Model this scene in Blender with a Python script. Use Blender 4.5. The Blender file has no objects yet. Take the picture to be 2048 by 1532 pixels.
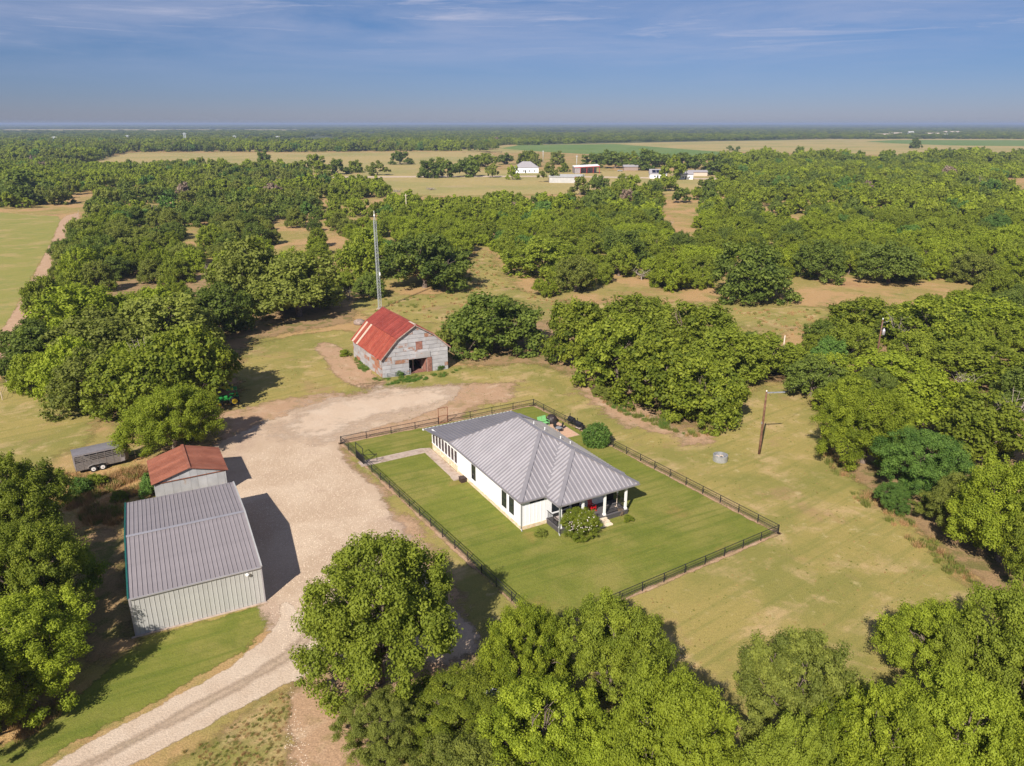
import bpy, math, random
import numpy as np
from math import radians as R_, sin, cos, pi
random.seed(7); rng = np.random.default_rng(11)

# ------------------------------------------------------------------ camera, sky, sun, exposure
HAZE = 0.00014
SC = bpy.context.scene
COL = SC.collection
F_PX, CAM_H, HOR = 1480.0, 38.0, 247.0
PITCH = math.atan((766 - HOR) / F_PX)
cd = bpy.data.cameras.new('camera'); cam = bpy.data.objects.new('camera', cd); COL.objects.link(cam)
cam.location = (0, 0, CAM_H); cam.rotation_euler = (pi / 2 - PITCH, 0, 0)
cd.sensor_width = 36.0; cd.lens = 36.0 * F_PX / 2048; cd.clip_start = 0.5; cd.clip_end = 80000
SC.camera = cam
SUN_EL, SUN_AZ = R_(38.0), R_(248.0)          # direction TO the sun, from +x counter-clockwise
W = bpy.data.worlds.new('World'); SC.world = W; W.use_nodes = True
nt = W.node_tree; nt.nodes.clear()
def wn(t, **k):
    n = nt.nodes.new(t)
    for a, b in k.items(): setattr(n, a, b)
    return n
sky = wn('ShaderNodeTexSky', sky_type='NISHITA', sun_disc=False, sun_elevation=SUN_EL,
         sun_rotation=(pi / 2 - SUN_AZ) % (2 * pi), altitude=300, air_density=0.9, dust_density=0.35, ozone_density=3.2)
tc = wn('ShaderNodeTexCoord'); mp = wn('ShaderNodeMapping'); mp.inputs['Scale'].default_value = (1.0, 1.0, 9.0)
nt.links.new(tc.outputs['Generated'], mp.inputs['Vector'])
n1 = wn('ShaderNodeTexNoise'); n1.inputs['Scale'].default_value = 2.3; n1.inputs['Detail'].default_value = 9; n1.inputs['Roughness'].default_value = 0.62; n1.inputs['Distortion'].default_value = 0.35
nt.links.new(mp.outputs[0], n1.inputs['Vector'])
cr = wn('ShaderNodeMapRange'); cr.inputs['From Min'].default_value = 0.30; cr.inputs['From Max'].default_value = 0.78
nt.links.new(n1.outputs[0], cr.inputs['Value'])
sx = wn('ShaderNodeSeparateXYZ'); nt.links.new(tc.outputs['Generated'], sx.inputs[0])
el = wn('ShaderNodeMapRange'); el.inputs['From Min'].default_value = 0.03; el.inputs['From Max'].default_value = 0.11
nt.links.new(sx.outputs[2], el.inputs['Value'])
mu = wn('ShaderNodeMath', operation='MULTIPLY'); nt.links.new(cr.outputs[0], mu.inputs[0]); nt.links.new(el.outputs[0], mu.inputs[1])
mu2 = wn('ShaderNodeMath', operation='MULTIPLY'); nt.links.new(mu.outputs[0], mu2.inputs[0]); mu2.inputs[1].default_value = 0.75
tint = wn('ShaderNodeMix', data_type='RGBA', blend_type='MULTIPLY'); tint.inputs[0].default_value = 1.0
tg1 = wn('ShaderNodeMapRange'); tg1.inputs['From Min'].default_value = 0.01; tg1.inputs['From Max'].default_value = 0.16; nt.links.new(sx.outputs[2], tg1.inputs['Value'])
tgm = wn('ShaderNodeMix', data_type='RGBA'); tgm.inputs[6].default_value = (0.163, 0.172, 0.258, 1); tgm.inputs[7].default_value = (0.080, 0.158, 0.245, 1)
nt.links.new(tg1.outputs[0], tgm.inputs[0]); nt.links.new(tgm.outputs[2], tint.inputs[7])
nt.links.new(sky.outputs[0], tint.inputs[6])
mix = wn('ShaderNodeMix', data_type='RGBA'); mix.inputs[7].default_value = (1.75, 1.88, 2.5, 1)
nt.links.new(mu2.outputs[0], mix.inputs[0]); nt.links.new(tint.outputs[2], mix.inputs[6])
mp2 = wn('ShaderNodeMapping'); mp2.inputs['Scale'].default_value = (1.6, 1.6, 22.0); mp2.inputs['Rotation'].default_value = (0.02, 0.03, 0.4); nt.links.new(tc.outputs['Generated'], mp2.inputs['Vector'])
n2 = wn('ShaderNodeTexNoise'); n2.inputs['Scale'].default_value = 2.6; n2.inputs['Detail'].default_value = 11; n2.inputs['Roughness'].default_value = 0.66; n2.inputs['Distortion'].default_value = 0.6; nt.links.new(mp2.outputs[0], n2.inputs['Vector'])
cr2 = wn('ShaderNodeMapRange'); cr2.inputs['From Min'].default_value = 0.54; cr2.inputs['From Max'].default_value = 0.82; nt.links.new(n2.outputs[0], cr2.inputs['Value'])
el2 = wn('ShaderNodeMapRange'); el2.inputs['From Min'].default_value = 0.065; el2.inputs['From Max'].default_value = 0.10; nt.links.new(sx.outputs[2], el2.inputs['Value'])
m3 = wn('ShaderNodeMath', operation='MULTIPLY'); nt.links.new(cr2.outputs[0], m3.inputs[0]); nt.links.new(el2.outputs[0], m3.inputs[1])
mixb = wn('ShaderNodeMix', data_type='RGBA'); mixb.inputs[7].default_value = (2.05, 2.1, 2.65, 1); nt.links.new(m3.outputs[0], mixb.inputs[0]); nt.links.new(mix.outputs[2], mixb.inputs[6]); mix = mixb
bg = wn('ShaderNodeBackground'); bg.inputs[1].default_value = 0.14
nt.links.new(mix.outputs[2], bg.inputs[0])
wo = wn('ShaderNodeOutputWorld'); nt.links.new(bg.outputs[0], wo.inputs[0])
sl = bpy.data.lights.new('sun', 'SUN'); sl.energy = 3.9; sl.angle = R_(0.53); sl.color = (1.0, 0.935, 0.84)
so = bpy.data.objects.new('sun', sl); COL.objects.link(so)
so.rotation_euler = (pi / 2 - SUN_EL, 0, SUN_AZ + pi / 2)
SC.view_settings.view_transform = 'Standard'; SC.view_settings.look = 'None'
SC.view_settings.gamma = 1; SC.view_settings.use_curve_mapping = False; SC.view_settings.exposure = 0.92
SC.render.engine = 'CYCLES'
SC.cycles.max_bounces = 5; SC.cycles.transparent_max_bounces = 12; SC.cycles.diffuse_bounces = 4
SC.cycles.volume_bounces = 0; SC.cycles.use_adaptive_sampling = True; SC.cycles.use_denoising = True

# ------------------------------------------------------------------ helpers: photo pixel -> point of the ground
CF = np.array([0, cos(PITCH), -sin(PITCH)]); CU = np.array([0, sin(PITCH), cos(PITCH)])
def G(x, y, z=0.0):
    d = CF * F_PX + np.array([1., 0, 0]) * (x - 1024) - CU * (y - 766)
    t = (z - CAM_H) / d[2]
    return np.array([0, 0, CAM_H]) + t * d
def P(p):
    q = np.asarray(p, float) - [0, 0, CAM_H]
    zz = q @ CF
    return np.stack([1024 + F_PX * q[..., 0] / zz, 766 - F_PX * (q @ CU) / zz], -1)

# ------------------------------------------------------------------ materials
def newmat(name):
    m = bpy.data.materials.new(name); m.use_nodes = True; m.node_tree.nodes.clear(); return m
class NT:
    def __init__(s, m): s.t = m.node_tree
    def n(s, t, **k):
        nd = s.t.nodes.new(t)
        for a, b in k.items(): setattr(nd, a, b)
        return nd
    def l(s, a, b): s.t.links.new(a, b)
    def coord(s, scale=(1, 1, 1), out='Object', rot=0):
        c = s.n('ShaderNodeTexCoord'); m = s.n('ShaderNodeMapping'); m.inputs['Scale'].default_value = scale; m.inputs['Rotation'].default_value = (0, 0, rot)
        s.l(c.outputs[out], m.inputs[0]); return m.outputs[0]
    def noise(s, vec, scale, detail=4, rough=0.55, dist=0):
        n = s.n('ShaderNodeTexNoise'); n.inputs['Scale'].default_value = scale; n.inputs['Detail'].default_value = detail
        n.inputs['Roughness'].default_value = rough; n.inputs['Distortion'].default_value = dist
        s.l(vec, n.inputs['Vector']); return n.outputs[0]
    def ramp(s, v, a, b):
        n = s.n('ShaderNodeMapRange', interpolation_type='SMOOTHSTEP'); n.inputs[1].default_value = a; n.inputs[2].default_value = b
        s.l(v, n.inputs[0]); return n.outputs[0]
    def mix(s, f, a, b, bt='MIX'):
        n = s.n('ShaderNodeMix', data_type='RGBA', blend_type=bt)
        for i, v in ((0, f), (6, a), (7, b)):
            if isinstance(v, (int, float)): n.inputs[i].default_value = v
            elif isinstance(v, tuple): n.inputs[i].default_value = (*v[:3], 1)
            else: s.l(v, n.inputs[i])
        return n.outputs[2]
    def math(s, op, a, b=0.0, c=None):
        n = s.n('ShaderNodeMath', operation=op)
        for i, v in ((0, a), (1, b), (2, c)):
            if v is None: continue
            if isinstance(v, (int, float)): n.inputs[i].default_value = v
            else: s.l(v, n.inputs[i])
        return n.outputs[0]
    def bump(s, h, strength, dist):
        b = s.n('ShaderNodeBump'); b.inputs['Strength'].default_value = strength; b.inputs['Distance'].default_value = dist
        s.l(h, b.inputs['Height']); return b.outputs[0]
    def out(s, sh):
        o = s.n('ShaderNodeOutputMaterial'); s.l(sh, o.inputs[0])
    def principled(s, col, rough=0.7, metal=0.0, normal=None, spec=0.3):
        p = s.n('ShaderNodeBsdfPrincipled')
        if isinstance(col, tuple): p.inputs['Base Color'].default_value = (*col[:3], 1)
        else: s.l(col, p.inputs['Base Color'])
        if isinstance(rough, (int, float)): p.inputs['Roughness'].default_value = rough
        else: s.l(rough, p.inputs['Roughness'])
        p.inputs['Metallic'].default_value = metal; p.inputs['Specular IOR Level'].default_value = spec
        if normal is not None: s.l(normal, p.inputs['Normal'])
        return p.outputs[0]

def plain(name, col, rough=0.6, metal=0.0, var=0.12, scale=6.0, spec=0.3, dirt=None, rnd=0.0, bump=0.0):
    m = newmat(name); t = NT(m); v = t.coord()
    n = t.noise(v, scale, 5)
    c = t.mix(t.ramp(n, 0.3, 0.7), tuple(x * (1 - var) for x in col), tuple(min(1, x * (1 + var)) for x in col))
    if dirt:
        n2 = t.noise(v, dirt[2], 6, 0.65)
        c = t.mix(t.math('MULTIPLY', t.ramp(n2, dirt[3], dirt[3] + 0.14), dirt[1]), c, dirt[0])
    if rnd:
        oi = t.n('ShaderNodeObjectInfo')
        f = t.math('MULTIPLY_ADD', oi.outputs['Random'], rnd * 2, 1 - rnd)
        cc = t.n('ShaderNodeCombineColor'); t.l(f, cc.inputs[0]); t.l(f, cc.inputs[1]); t.l(f, cc.inputs[2])
        c = t.mix(1.0, c, cc.outputs[0], 'MULTIPLY')
    nm = t.bump(n, bump, 0.02) if bump else None
    t.out(t.principled(c, rough, metal, nm, spec)); return m

M = {}
M['white_siding'] = plain('white_siding', (0.80, 0.80, 0.82), 0.6, var=0.03, dirt=((0.5, 0.42, 0.32), 0.3, 0.7, 0.62))
M['white_trim'] = plain('white_trim', (0.80, 0.79, 0.77), 0.5, var=0.03)
M['black_metal'] = plain('black_metal', (0.018, 0.018, 0.02), 0.45, var=0.2)
M['glass'] = plain('window_glass', (0.02, 0.025, 0.03), 0.08, var=0.3, scale=0.8, spec=0.7)
M['screen'] = plain('dark_window_screen', (0.07, 0.045, 0.05), 0.5, var=0.15, scale=3)
M['concrete'] = plain('concrete', (0.42, 0.33, 0.27), 0.85, var=0.12, scale=2.5, dirt=((0.25, 0.17, 0.12), 0.6, 1.2, 0.5), bump=0.2)
M['porch_paint'] = plain('dark_porch_paint', (0.075, 0.068, 0.07), 0.6, var=0.12)
M['porch_floor'] = plain('porch_floor', (0.11, 0.10, 0.105), 0.6, var=0.15)
M['red_paint'] = plain('red_paint', (0.50, 0.008, 0.012), 0.4, var=0.1)
M['green_paint'] = plain('green_paint', (0.20, 0.48, 0.18), 0.5, var=0.1)
M['tractor_green'] = plain('tractor_green', (0.02, 0.20, 0.04), 0.5, var=0.1)
M['yellow_paint'] = plain('yellow_paint', (0.6, 0.42, 0.02), 0.4)
M['rubber'] = plain('rubber', (0.02, 0.02, 0.021), 0.8)
M['galv'] = plain('galvanised_steel', (0.42, 0.42, 0.43), 0.45, 0.5, var=0.15, scale=3)
M['wheel_rim'] = plain('white_wheel_rim', (0.72, 0.70, 0.68), 0.4, var=0.08)
M['bark'] = plain('bark', (0.16, 0.12, 0.095), 0.95, var=0.4, scale=5, bump=0.6)
M['dead_wood'] = plain('dead_grey_wood', (0.30, 0.25, 0.21), 0.95, var=0.3, scale=5)
M['pole_wood'] = plain('weathered_pole_wood', (0.15, 0.075, 0.045), 0.9, var=0.35, scale=2.5)
M['grey_gate'] = plain('grey_galvanised_gate', (0.42, 0.42, 0.43), 0.5, 0.3)
M['rust'] = plain('rusty_steel', (0.20, 0.07, 0.035), 0.85, var=0.3, scale=5)
M['chimney_grey'] = plain('vent_pipe_white', (0.8, 0.8, 0.8), 0.4)
M['trailer_metal'] = plain('grey_trailer_paint', (0.21, 0.185, 0.17), 0.5, 0.1, var=0.12, scale=4, dirt=((0.24, 0.12, 0.05), 0.5, 1.6, 0.6))
M['trailer_roof'] = plain('trailer_roof_paint', (0.20, 0.185, 0.195), 0.45, 0.1, var=0.08, scale=2)
M['trailer_edge'] = plain('pale_trailer_edge', (0.42, 0.38, 0.40), 0.4, 0.4)
M['inside_dark'] = plain('dark_interior', (0.03, 0.025, 0.022), 0.9)
M['barn_wood'] = plain('weathered_barn_wood', (0.33, 0.25, 0.21), 0.9, var=0.25, scale=3, rnd=0.2)
M['red_wood'] = plain('faded_red_brown_boards', (0.26, 0.12, 0.09), 0.9, var=0.3, scale=3, rnd=0.15)
M['brown_box'] = plain('brown_plastic', (0.05, 0.03, 0.025), 0.6)
M['cover'] = plain('dark_vinyl_cover', (0.030, 0.022, 0.022), 0.5, var=0.2)
M['cushion'] = plain('grey_cushion', (0.42, 0.35, 0.33), 0.9)
M['petal'] = plain('pale_petals', (0.85, 0.76, 0.66), 0.7)
M['tower_metal'] = plain('pale_tower_steel', (0.5, 0.52, 0.53), 0.5, 0.3)
M['teal'] = plain('dark_teal_paint', (0.012, 0.10, 0.085), 0.6)
M['beige'] = plain('beige_paint', (0.55, 0.45, 0.36), 0.6)
M['far_red'] = plain('red_steel_trim', (0.42, 0.04, 0.03), 0.6)
M['far_roof'] = plain('grey_shingle_roof', (0.30, 0.28, 0.29), 0.8)
M['solar'] = plain('solar_panel_glass', (0.01, 0.012, 0.03), 0.2)
M['car_white'] = plain('white_car_paint', (0.72, 0.72, 0.73), 0.25, spec=0.6)
M['car_blue'] = plain('blue_grey_car_paint', (0.10, 0.14, 0.22), 0.25, spec=0.6)
M['wire'] = plain('overhead_wire', (0.04, 0.04, 0.045), 0.6)
M['cow_red'] = plain('red_brown_tank', (0.30, 0.13, 0.08), 0.8)
M['stone_block'] = plain('pale_limestone_block', (0.66, 0.55, 0.42), 0.9, var=0.15, scale=3, rnd=0.12, bump=0.4)

def metal_roof_mat(name, col, rough, metal, axis_rot=0.0, rnd=0.05, spec=0.5):
    m = newmat(name); t = NT(m); v = t.coord()
    n = t.noise(v, 0.5, 5, 0.6); n2 = t.noise(t.coord((0.6, 6, 6)), 1.2, 4)
    c = t.mix(t.ramp(n, 0.3, 0.7), tuple(x * 0.92 for x in col), tuple(x * 1.06 for x in col))
    c = t.mix(t.math('MULTIPLY', t.ramp(n2, 0.5, 0.8), 0.18), c, tuple(x * 0.8 for x in col))
    oi = t.n('ShaderNodeObjectInfo'); f = t.math('MULTIPLY_ADD', oi.outputs['Random'], rnd * 2, 1 - rnd)
    cc = t.n('ShaderNodeCombineColor')
    for i in range(3): t.l(f, cc.inputs[i])
    c = t.mix(1.0, c, cc.outputs[0], 'MULTIPLY')
    rr = t.math('MULTIPLY_ADD', n, 0.15, rough - 0.07)
    t.out(t.principled(c, rr, metal, None, spec)); return m
M['house_roof'] = metal_roof_mat('house_metal_roof', (0.36, 0.33, 0.34), 0.42, 0.45, spec=0.5)
M['shade_roof'] = metal_roof_mat('house_roof_painted_shade', (0.265, 0.245, 0.255), 0.45, 0.45, spec=0.5)  # same house metal, darkened: shade of the far slopes put into the colour
M['shade_rib'] = metal_roof_mat('house_rib_painted_shade', (0.31, 0.29, 0.30), 0.45, 0.45, spec=0.5)  # ribs of the far slopes, with that shade in their colour too
M['roof_rib'] = metal_roof_mat('house_roof_rib', (0.60, 0.565, 0.565), 0.34, 0.45, spec=0.5)  # sun glare on the ribs put into a paler base colour
M['roof_cap'] = metal_roof_mat('house_roof_cap', (0.33, 0.305, 0.315), 0.45, 0.45, spec=0.5)
M['garage_roof'] = metal_roof_mat('galvalume_roof', (0.38, 0.335, 0.335), 0.5, 0.4, rnd=0.03)
M['garage_wall'] = metal_roof_mat('galvalume_wall', (0.48, 0.47, 0.45), 0.5, 0.2, rnd=0.04)
M['garage_trim'] = metal_roof_mat('galvalume_trim', (0.42, 0.40, 0.42), 0.45, 0.4)

def rust_mat(name, metalc, rustc, amount, per_obj=True, scale=1.4, rough=0.75, corr=None):
    """galvanised sheet with rust patches; each sheet rusts to its own degree"""
    m = newmat(name); t = NT(m); v = t.coord(out='Object')
    oi = t.n('ShaderNodeObjectInfo'); g = t.n('ShaderNodeNewGeometry')
    add = t.n('ShaderNodeVectorMath', operation='ADD')
    sc = t.n('ShaderNodeVectorMath', operation='SCALE'); sc.inputs[3].default_value = 37.0
    cc = t.n('ShaderNodeCombineXYZ'); t.l(oi.outputs['Random'], cc.inputs[0]); t.l(oi.outputs['Random'], cc.inputs[1]); t.l(cc.outputs[0], sc.inputs[0])
    t.l(v, add.inputs[0]); t.l(sc.outputs[0], add.inputs[1])
    n = t.noise(add.outputs[0], scale, 7, 0.68)
    n2 = t.noise(add.outputs[0], 0.7, 3)
    r = t.math('POWER', oi.outputs['Random'], 2.2) if per_obj else 0.5
    th = t.math('MULTIPLY_ADD', r, amount, t.math('SUBTRACT', n, 0.5)) if per_obj else t.math('ADD', n, amount - 0.5)
    k = t.ramp(th, 0.16, 0.34)
    mc = t.mix(t.ramp(n2, 0.3, 0.7), tuple(x * 0.82 for x in metalc), tuple(min(1, x * 1.12) for x in metalc))
    fr = t.math('FRACT', t.math('MULTIPLY', oi.outputs['Random'], 7.3))
    mc = t.mix(t.math('MULTIPLY', fr, 0.45), mc, tuple(x * 0.62 for x in metalc))
    rc = t.mix(t.noise(add.outputs[0], 4.0, 4), tuple(x * 0.6 for x in rustc), tuple(min(1, x * 1.4) for x in rustc))
    c = t.mix(k, mc, rc)
    t.out(t.principled(c, rough, 0.0, None, 0.3)); return m
M['barn_sheet'] = rust_mat('weathered_barn_sheet', (0.42, 0.41, 0.42), (0.29, 0.145, 0.09), 0.30)
M['barn_side'] = rust_mat('rusting_side_sheet', (0.40, 0.38, 0.38), (0.33, 0.145, 0.085), 0.46)
M['shed_sheet'] = rust_mat('grey_shed_sheet', (0.40, 0.40, 0.41), (0.30, 0.20, 0.13), 0.12)
def red_roof(name, a, b, pale):
    m = newmat(name); t = NT(m); v = t.coord()
    n = t.noise(v, 0.8, 7, 0.65); n2 = t.noise(t.coord((1, 1, 1)), 3.5, 5, 0.7)
    c = t.mix(t.ramp(n, 0.3, 0.7), a, b)
    c = t.mix(t.math('MULTIPLY', t.ramp(n2, 0.60, 0.76), 0.55), c, pale)
    oi = t.n('ShaderNodeObjectInfo'); f = t.math('MULTIPLY_ADD', oi.outputs['Random'], 0.3, 0.85)
    cc = t.n('ShaderNodeCombineColor')
    for i in range(3): t.l(f, cc.inputs[i])
    c = t.mix(1.0, c, cc.outputs[0], 'MULTIPLY')
    t.out(t.principled(c, 0.62, 0.0, None, 0.35)); return m
M['barn_red'] = red_roof('rusty_red_roof', (0.28, 0.056, 0.036), (0.35, 0.092, 0.058), (0.46, 0.23, 0.16))
M['barn_red_upper'] = red_roof('darker_red_roof', (0.225, 0.043, 0.033), (0.29, 0.064, 0.047), (0.36, 0.15, 0.11))
M['shed_red'] = red_roof('shed_rust_roof', (0.23, 0.080, 0.048), (0.31, 0.12, 0.075), (0.40, 0.24, 0.18))

def stone_mat():
    m = newmat('limestone_masonry'); t = NT(m)
    v = t.coord((1, 1, 2.2)); vo = t.n('ShaderNodeTexVoronoi'); vo.inputs['Scale'].default_value = 3.0; t.l(v, vo.inputs['Vector'])
    vd = t.n('ShaderNodeTexVoronoi', feature='DISTANCE_TO_EDGE'); vd.inputs['Scale'].default_value = 3.0; t.l(v, vd.inputs['Vector'])
    sp = t.n('ShaderNodeSeparateColor'); t.l(vo.outputs['Color'], sp.inputs[0])
    c = t.mix(sp.outputs[0], (0.60, 0.42, 0.26), (0.76, 0.66, 0.48))
    c = t.mix(t.ramp(vd.outputs[0], 0.0, 0.05), (0.62, 0.55, 0.44), c)
    t.out(t.principled(c, 0.9, 0, t.bump(t.ramp(vd.outputs[0], 0, 0.08), 0.6, 0.03))); return m
M['stone'] = stone_mat()

def ground_mat(name, layers, alpha=False, rough=1.0, fine=(9.0, 0.45), bump=(3.0, 0.5), streak=None, edge_noise=0.7, edge_k=1.1, edge_k2=1.2, soft=0.16, tracks=None):
    """layers: [base colour, (colour, noise scale, lo, hi, strength), ...]"""
    m = newmat(name); t = NT(m); v = t.coord()
    c = t.mix(0.0, layers[0], layers[0])
    for i, (col, scl, lo, hi, st) in enumerate(layers[1:]):
        nv = t.n('ShaderNodeMapping'); nv.inputs['Location'].default_value = (i * 17.3 + len(name), i * 31.7, i * 3.1); t.l(v, nv.inputs[0])
        n = t.noise(nv.outputs[0], scl, 7, 0.62, 0.3)
        c = t.mix(t.math('MULTIPLY', t.ramp(n, lo, hi), st), c, col)
    if streak:
        ang, scl, col, st, lo, hi = streak
        r0 = t.coord(rot=-ang); r1 = t.n('ShaderNodeMapping'); r1.inputs['Scale'].default_value = (0.06, 1.0, 1.0); t.l(r0, r1.inputs[0]); sv = r1.outputs[0]
        n = t.noise(sv, scl, 5, 0.6, 0.15); c = t.mix(t.math('MULTIPLY', t.ramp(n, lo, hi), st), c, col)
    f = t.noise(v, fine[0], 5, 0.75)
    cc = t.n('ShaderNodeCombineColor'); fv = t.math('MULTIPLY_ADD', t.ramp(f, 0.25, 0.75), fine[1] * 2, 1 - fine[1])
    for i in range(3): t.l(fv, cc.inputs[i])
    c = t.mix(1.0, c, cc.outputs[0], 'MULTIPLY')
    bh = t.noise(v, bump[0], 6, 0.7)
    sh = t.principled(c, rough, 0, t.bump(bh, bump[1], 0.12), 0.15)
    if alpha:
        at = t.n('ShaderNodeAttribute', attribute_name='w')
        en = t.noise(v, edge_noise, 8, 0.74); en2 = t.noise(v, edge_noise * 0.22, 4, 0.6)
        a = t.ramp(t.math('ADD', at.outputs['Fac'], t.math('ADD', t.math('MULTIPLY', t.math('SUBTRACT', en, 0.5), edge_k * 2), t.math('MULTIPLY', t.math('SUBTRACT', en2, 0.5), edge_k2 * 2))), -soft, soft)
        tr = t.n('ShaderNodeBsdfTransparent'); mx = t.n('ShaderNodeMixShader')
        t.l(a, mx.inputs[0]); t.l(tr.outputs[0], mx.inputs[1]); t.l(sh, mx.inputs[2]); sh = mx.outputs[0]
    t.out(sh); return m

# surface colours of soil and grass
TAN = (0.40, 0.25, 0.115); TANL = (0.48, 0.33, 0.17); RED = (0.30, 0.155, 0.085); GRN = (0.15, 0.17, 0.035); OLV = (0.25, 0.215, 0.06)
GRAV = (0.47, 0.345, 0.24); GRAVL = (0.57, 0.44, 0.32)
M['ground'] = ground_mat('dry_pasture', [TAN, (OLV, 0.05, 0.42, 0.58, 0.85), (RED, 0.09, 0.55, 0.68, 0.5), (GRN, 0.16, 0.55, 0.66, 0.6), (TANL, 0.45, 0.55, 0.72, 0.5)])
M['lawn'] = ground_mat('mown_green_lawn', [(0.170, 0.180, 0.032), (OLV, 0.11, 0.44, 0.64, 0.75), ((0.11, 0.135, 0.02), 0.35, 0.45, 0.7, 0.6), ((0.28, 0.19, 0.06), 0.17, 0.57, 0.70, 0.6)], True,
                       fine=(16, 0.40), streak=(R_(28.0), 1.4, (0.110, 0.14, 0.02), 0.6, 0.45, 0.64))
M['mown'] = ground_mat('mown_yellow_green_grass', [(0.310, 0.245, 0.078), ((0.20, 0.19, 0.048), 0.075, 0.42, 0.60, 0.75), (TANL, 0.22, 0.50, 0.68, 0.7), ((0.33, 0.20, 0.11), 0.13, 0.56, 0.70, 0.6), ((0.46, 0.36, 0.18), 0.8, 0.58, 0.72, 0.6), ((0.20, 0.185, 0.05), 1.3, 0.56, 0.7, 0.5)], True, edge_k=1.5, edge_k2=1.6, soft=0.5,
                       fine=(15, 0.44), streak=(R_(36.0), 1.1, (0.18, 0.18, 0.045), 0.5, 0.46, 0.68))
M['gravel'] = ground_mat('crushed_limestone_gravel', [GRAV, (GRAVL, 0.13, 0.42, 0.65, 0.8), ((0.37, 0.255, 0.19), 0.16, 0.50, 0.68, 0.6), ((0.40, 0.28, 0.20), 0.9, 0.55, 0.75, 0.45), ((0.27, 0.24, 0.15), 0.22, 0.66, 0.78, 0.35)], True, fine=(13.0, 0.24), bump=(9, 0.6), edge_k=1.3, edge_k2=1.5, soft=0.3)
M['caliche'] = ground_mat('pale_caliche_road', [(0.50, 0.385, 0.285), ((0.56, 0.45, 0.345), 0.3, 0.4, 0.65, 0.7), ((0.42, 0.31, 0.22), 0.5, 0.6, 0.78, 0.35)], True, fine=(7, 0.20), bump=(6, 0.5))
M['middle_strip'] = ground_mat('worn_middle_strip', [(0.42, 0.315, 0.225), ((0.36, 0.28, 0.19), 0.6, 0.5, 0.7, 0.6)], True, fine=(7, 0.25), edge_k=1.0, edge_k2=1.4, soft=0.9)
M['apron'] = ground_mat('compacted_pale_yard', [(0.53, 0.40, 0.29), ((0.57, 0.45, 0.34), 0.3, 0.4, 0.65, 0.7), ((0.42, 0.31, 0.22), 0.4, 0.55, 0.72, 0.5)], True, fine=(6, 0.2), bump=(6, 0.5), edge_k=2.2, edge_k2=2.6, soft=1.1)
M['dirt'] = ground_mat('bare_dirt', [(0.40, 0.255, 0.155), ((0.50, 0.36, 0.24), 0.4, 0.5, 0.7, 0.7), ((0.29, 0.205, 0.10), 0.5, 0.5, 0.66, 0.8)], True, fine=(7, 0.3), edge_k=1.7, edge_k2=1.8, soft=0.5)
M['dry'] = ground_mat('tall_dry_grass', [(0.42, 0.265, 0.11), ((0.30, 0.15, 0.06), 0.6, 0.45, 0.65, 0.6), (OLV, 0.3, 0.5, 0.64, 0.75), ((0.5, 0.36, 0.19), 1.4, 0.5, 0.7, 0.5)], True, fine=(6, 0.5), bump=(2.5, 1.0))
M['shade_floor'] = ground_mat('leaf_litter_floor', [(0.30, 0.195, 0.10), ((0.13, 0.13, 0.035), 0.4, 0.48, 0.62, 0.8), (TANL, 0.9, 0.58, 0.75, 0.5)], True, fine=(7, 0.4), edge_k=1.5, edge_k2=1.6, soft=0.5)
M['field'] = ground_mat('pale_green_field', [(0.25, 0.235, 0.062), ((0.36, 0.27, 0.11), 0.07, 0.48, 0.64, 0.8), ((0.15, 0.20, 0.045), 0.2, 0.5, 0.7, 0.5)], True, fine=(5, 0.28), streak=(R_(63), 0.9, (0.40, 0.28, 0.13), 0.6, 0.55, 0.7))
M['track'] = ground_mat('bare_field_track', [(0.42, 0.27, 0.17), ((0.50, 0.35, 0.23), 0.5, 0.45, 0.65, 0.6)], True, fine=(6, 0.3))
M['crop'] = ground_mat('green_crop', [(0.12, 0.185, 0.045), ((0.16, 0.21, 0.06), 0.01, 0.4, 0.6, 0.7)], True, fine=(0.2, 0.12), edge_k=0.3, edge_k2=0.3)
M['stubble'] = ground_mat('pale_stubble', [(0.37, 0.285, 0.115), ((0.27, 0.25, 0.085), 0.008, 0.45, 0.6, 0.8), ((0.40, 0.29, 0.17), 0.03, 0.55, 0.7, 0.5)], True, fine=(0.3, 0.15), edge_k=0.3, edge_k2=0.3)
M['far'] = ground_mat('distant_woodland', [(0.060, 0.075, 0.025), ((0.10, 0.11, 0.04), 0.004, 0.4, 0.6, 0.8), ((0.33, 0.26, 0.13), 0.0016, 0.60, 0.66, 0.9), ((0.30, 0.25, 0.12), 0.006, 0.68, 0.72, 0.8)], False, fine=(0.02, 0.3))

def leaf_mat(name, a, b, c3, trans=0.42):
    m = newmat(name); t = NT(m)
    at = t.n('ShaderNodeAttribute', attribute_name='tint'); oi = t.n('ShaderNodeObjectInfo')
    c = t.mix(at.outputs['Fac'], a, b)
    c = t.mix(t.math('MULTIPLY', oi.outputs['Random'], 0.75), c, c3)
    fr = t.math('MULTIPLY_ADD', t.math('FRACT', t.math('MULTIPLY', oi.outputs['Random'], 9.7)), 0.28, 0.86)
    cc = t.n('ShaderNodeCombineColor')
    for i in range(3): t.l(fr, cc.inputs[i])
    c = t.mix(1.0, c, cc.outputs[0], 'MULTIPLY')
    p = t.principled(c, 0.62, 0, None, 0.22)
    tr = t.n('ShaderNodeBsdfTranslucent'); t.l(t.mix(1.0, c, (1.0, 1.15, 0.55), 'MULTIPLY'), tr.inputs[0])
    mx = t.n('ShaderNodeMixShader'); mx.inputs[0].default_value = trans; t.l(p, mx.inputs[1]); t.l(tr.outputs[0], mx.inputs[2])
    t.out(mx.outputs[0]); return m
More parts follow.
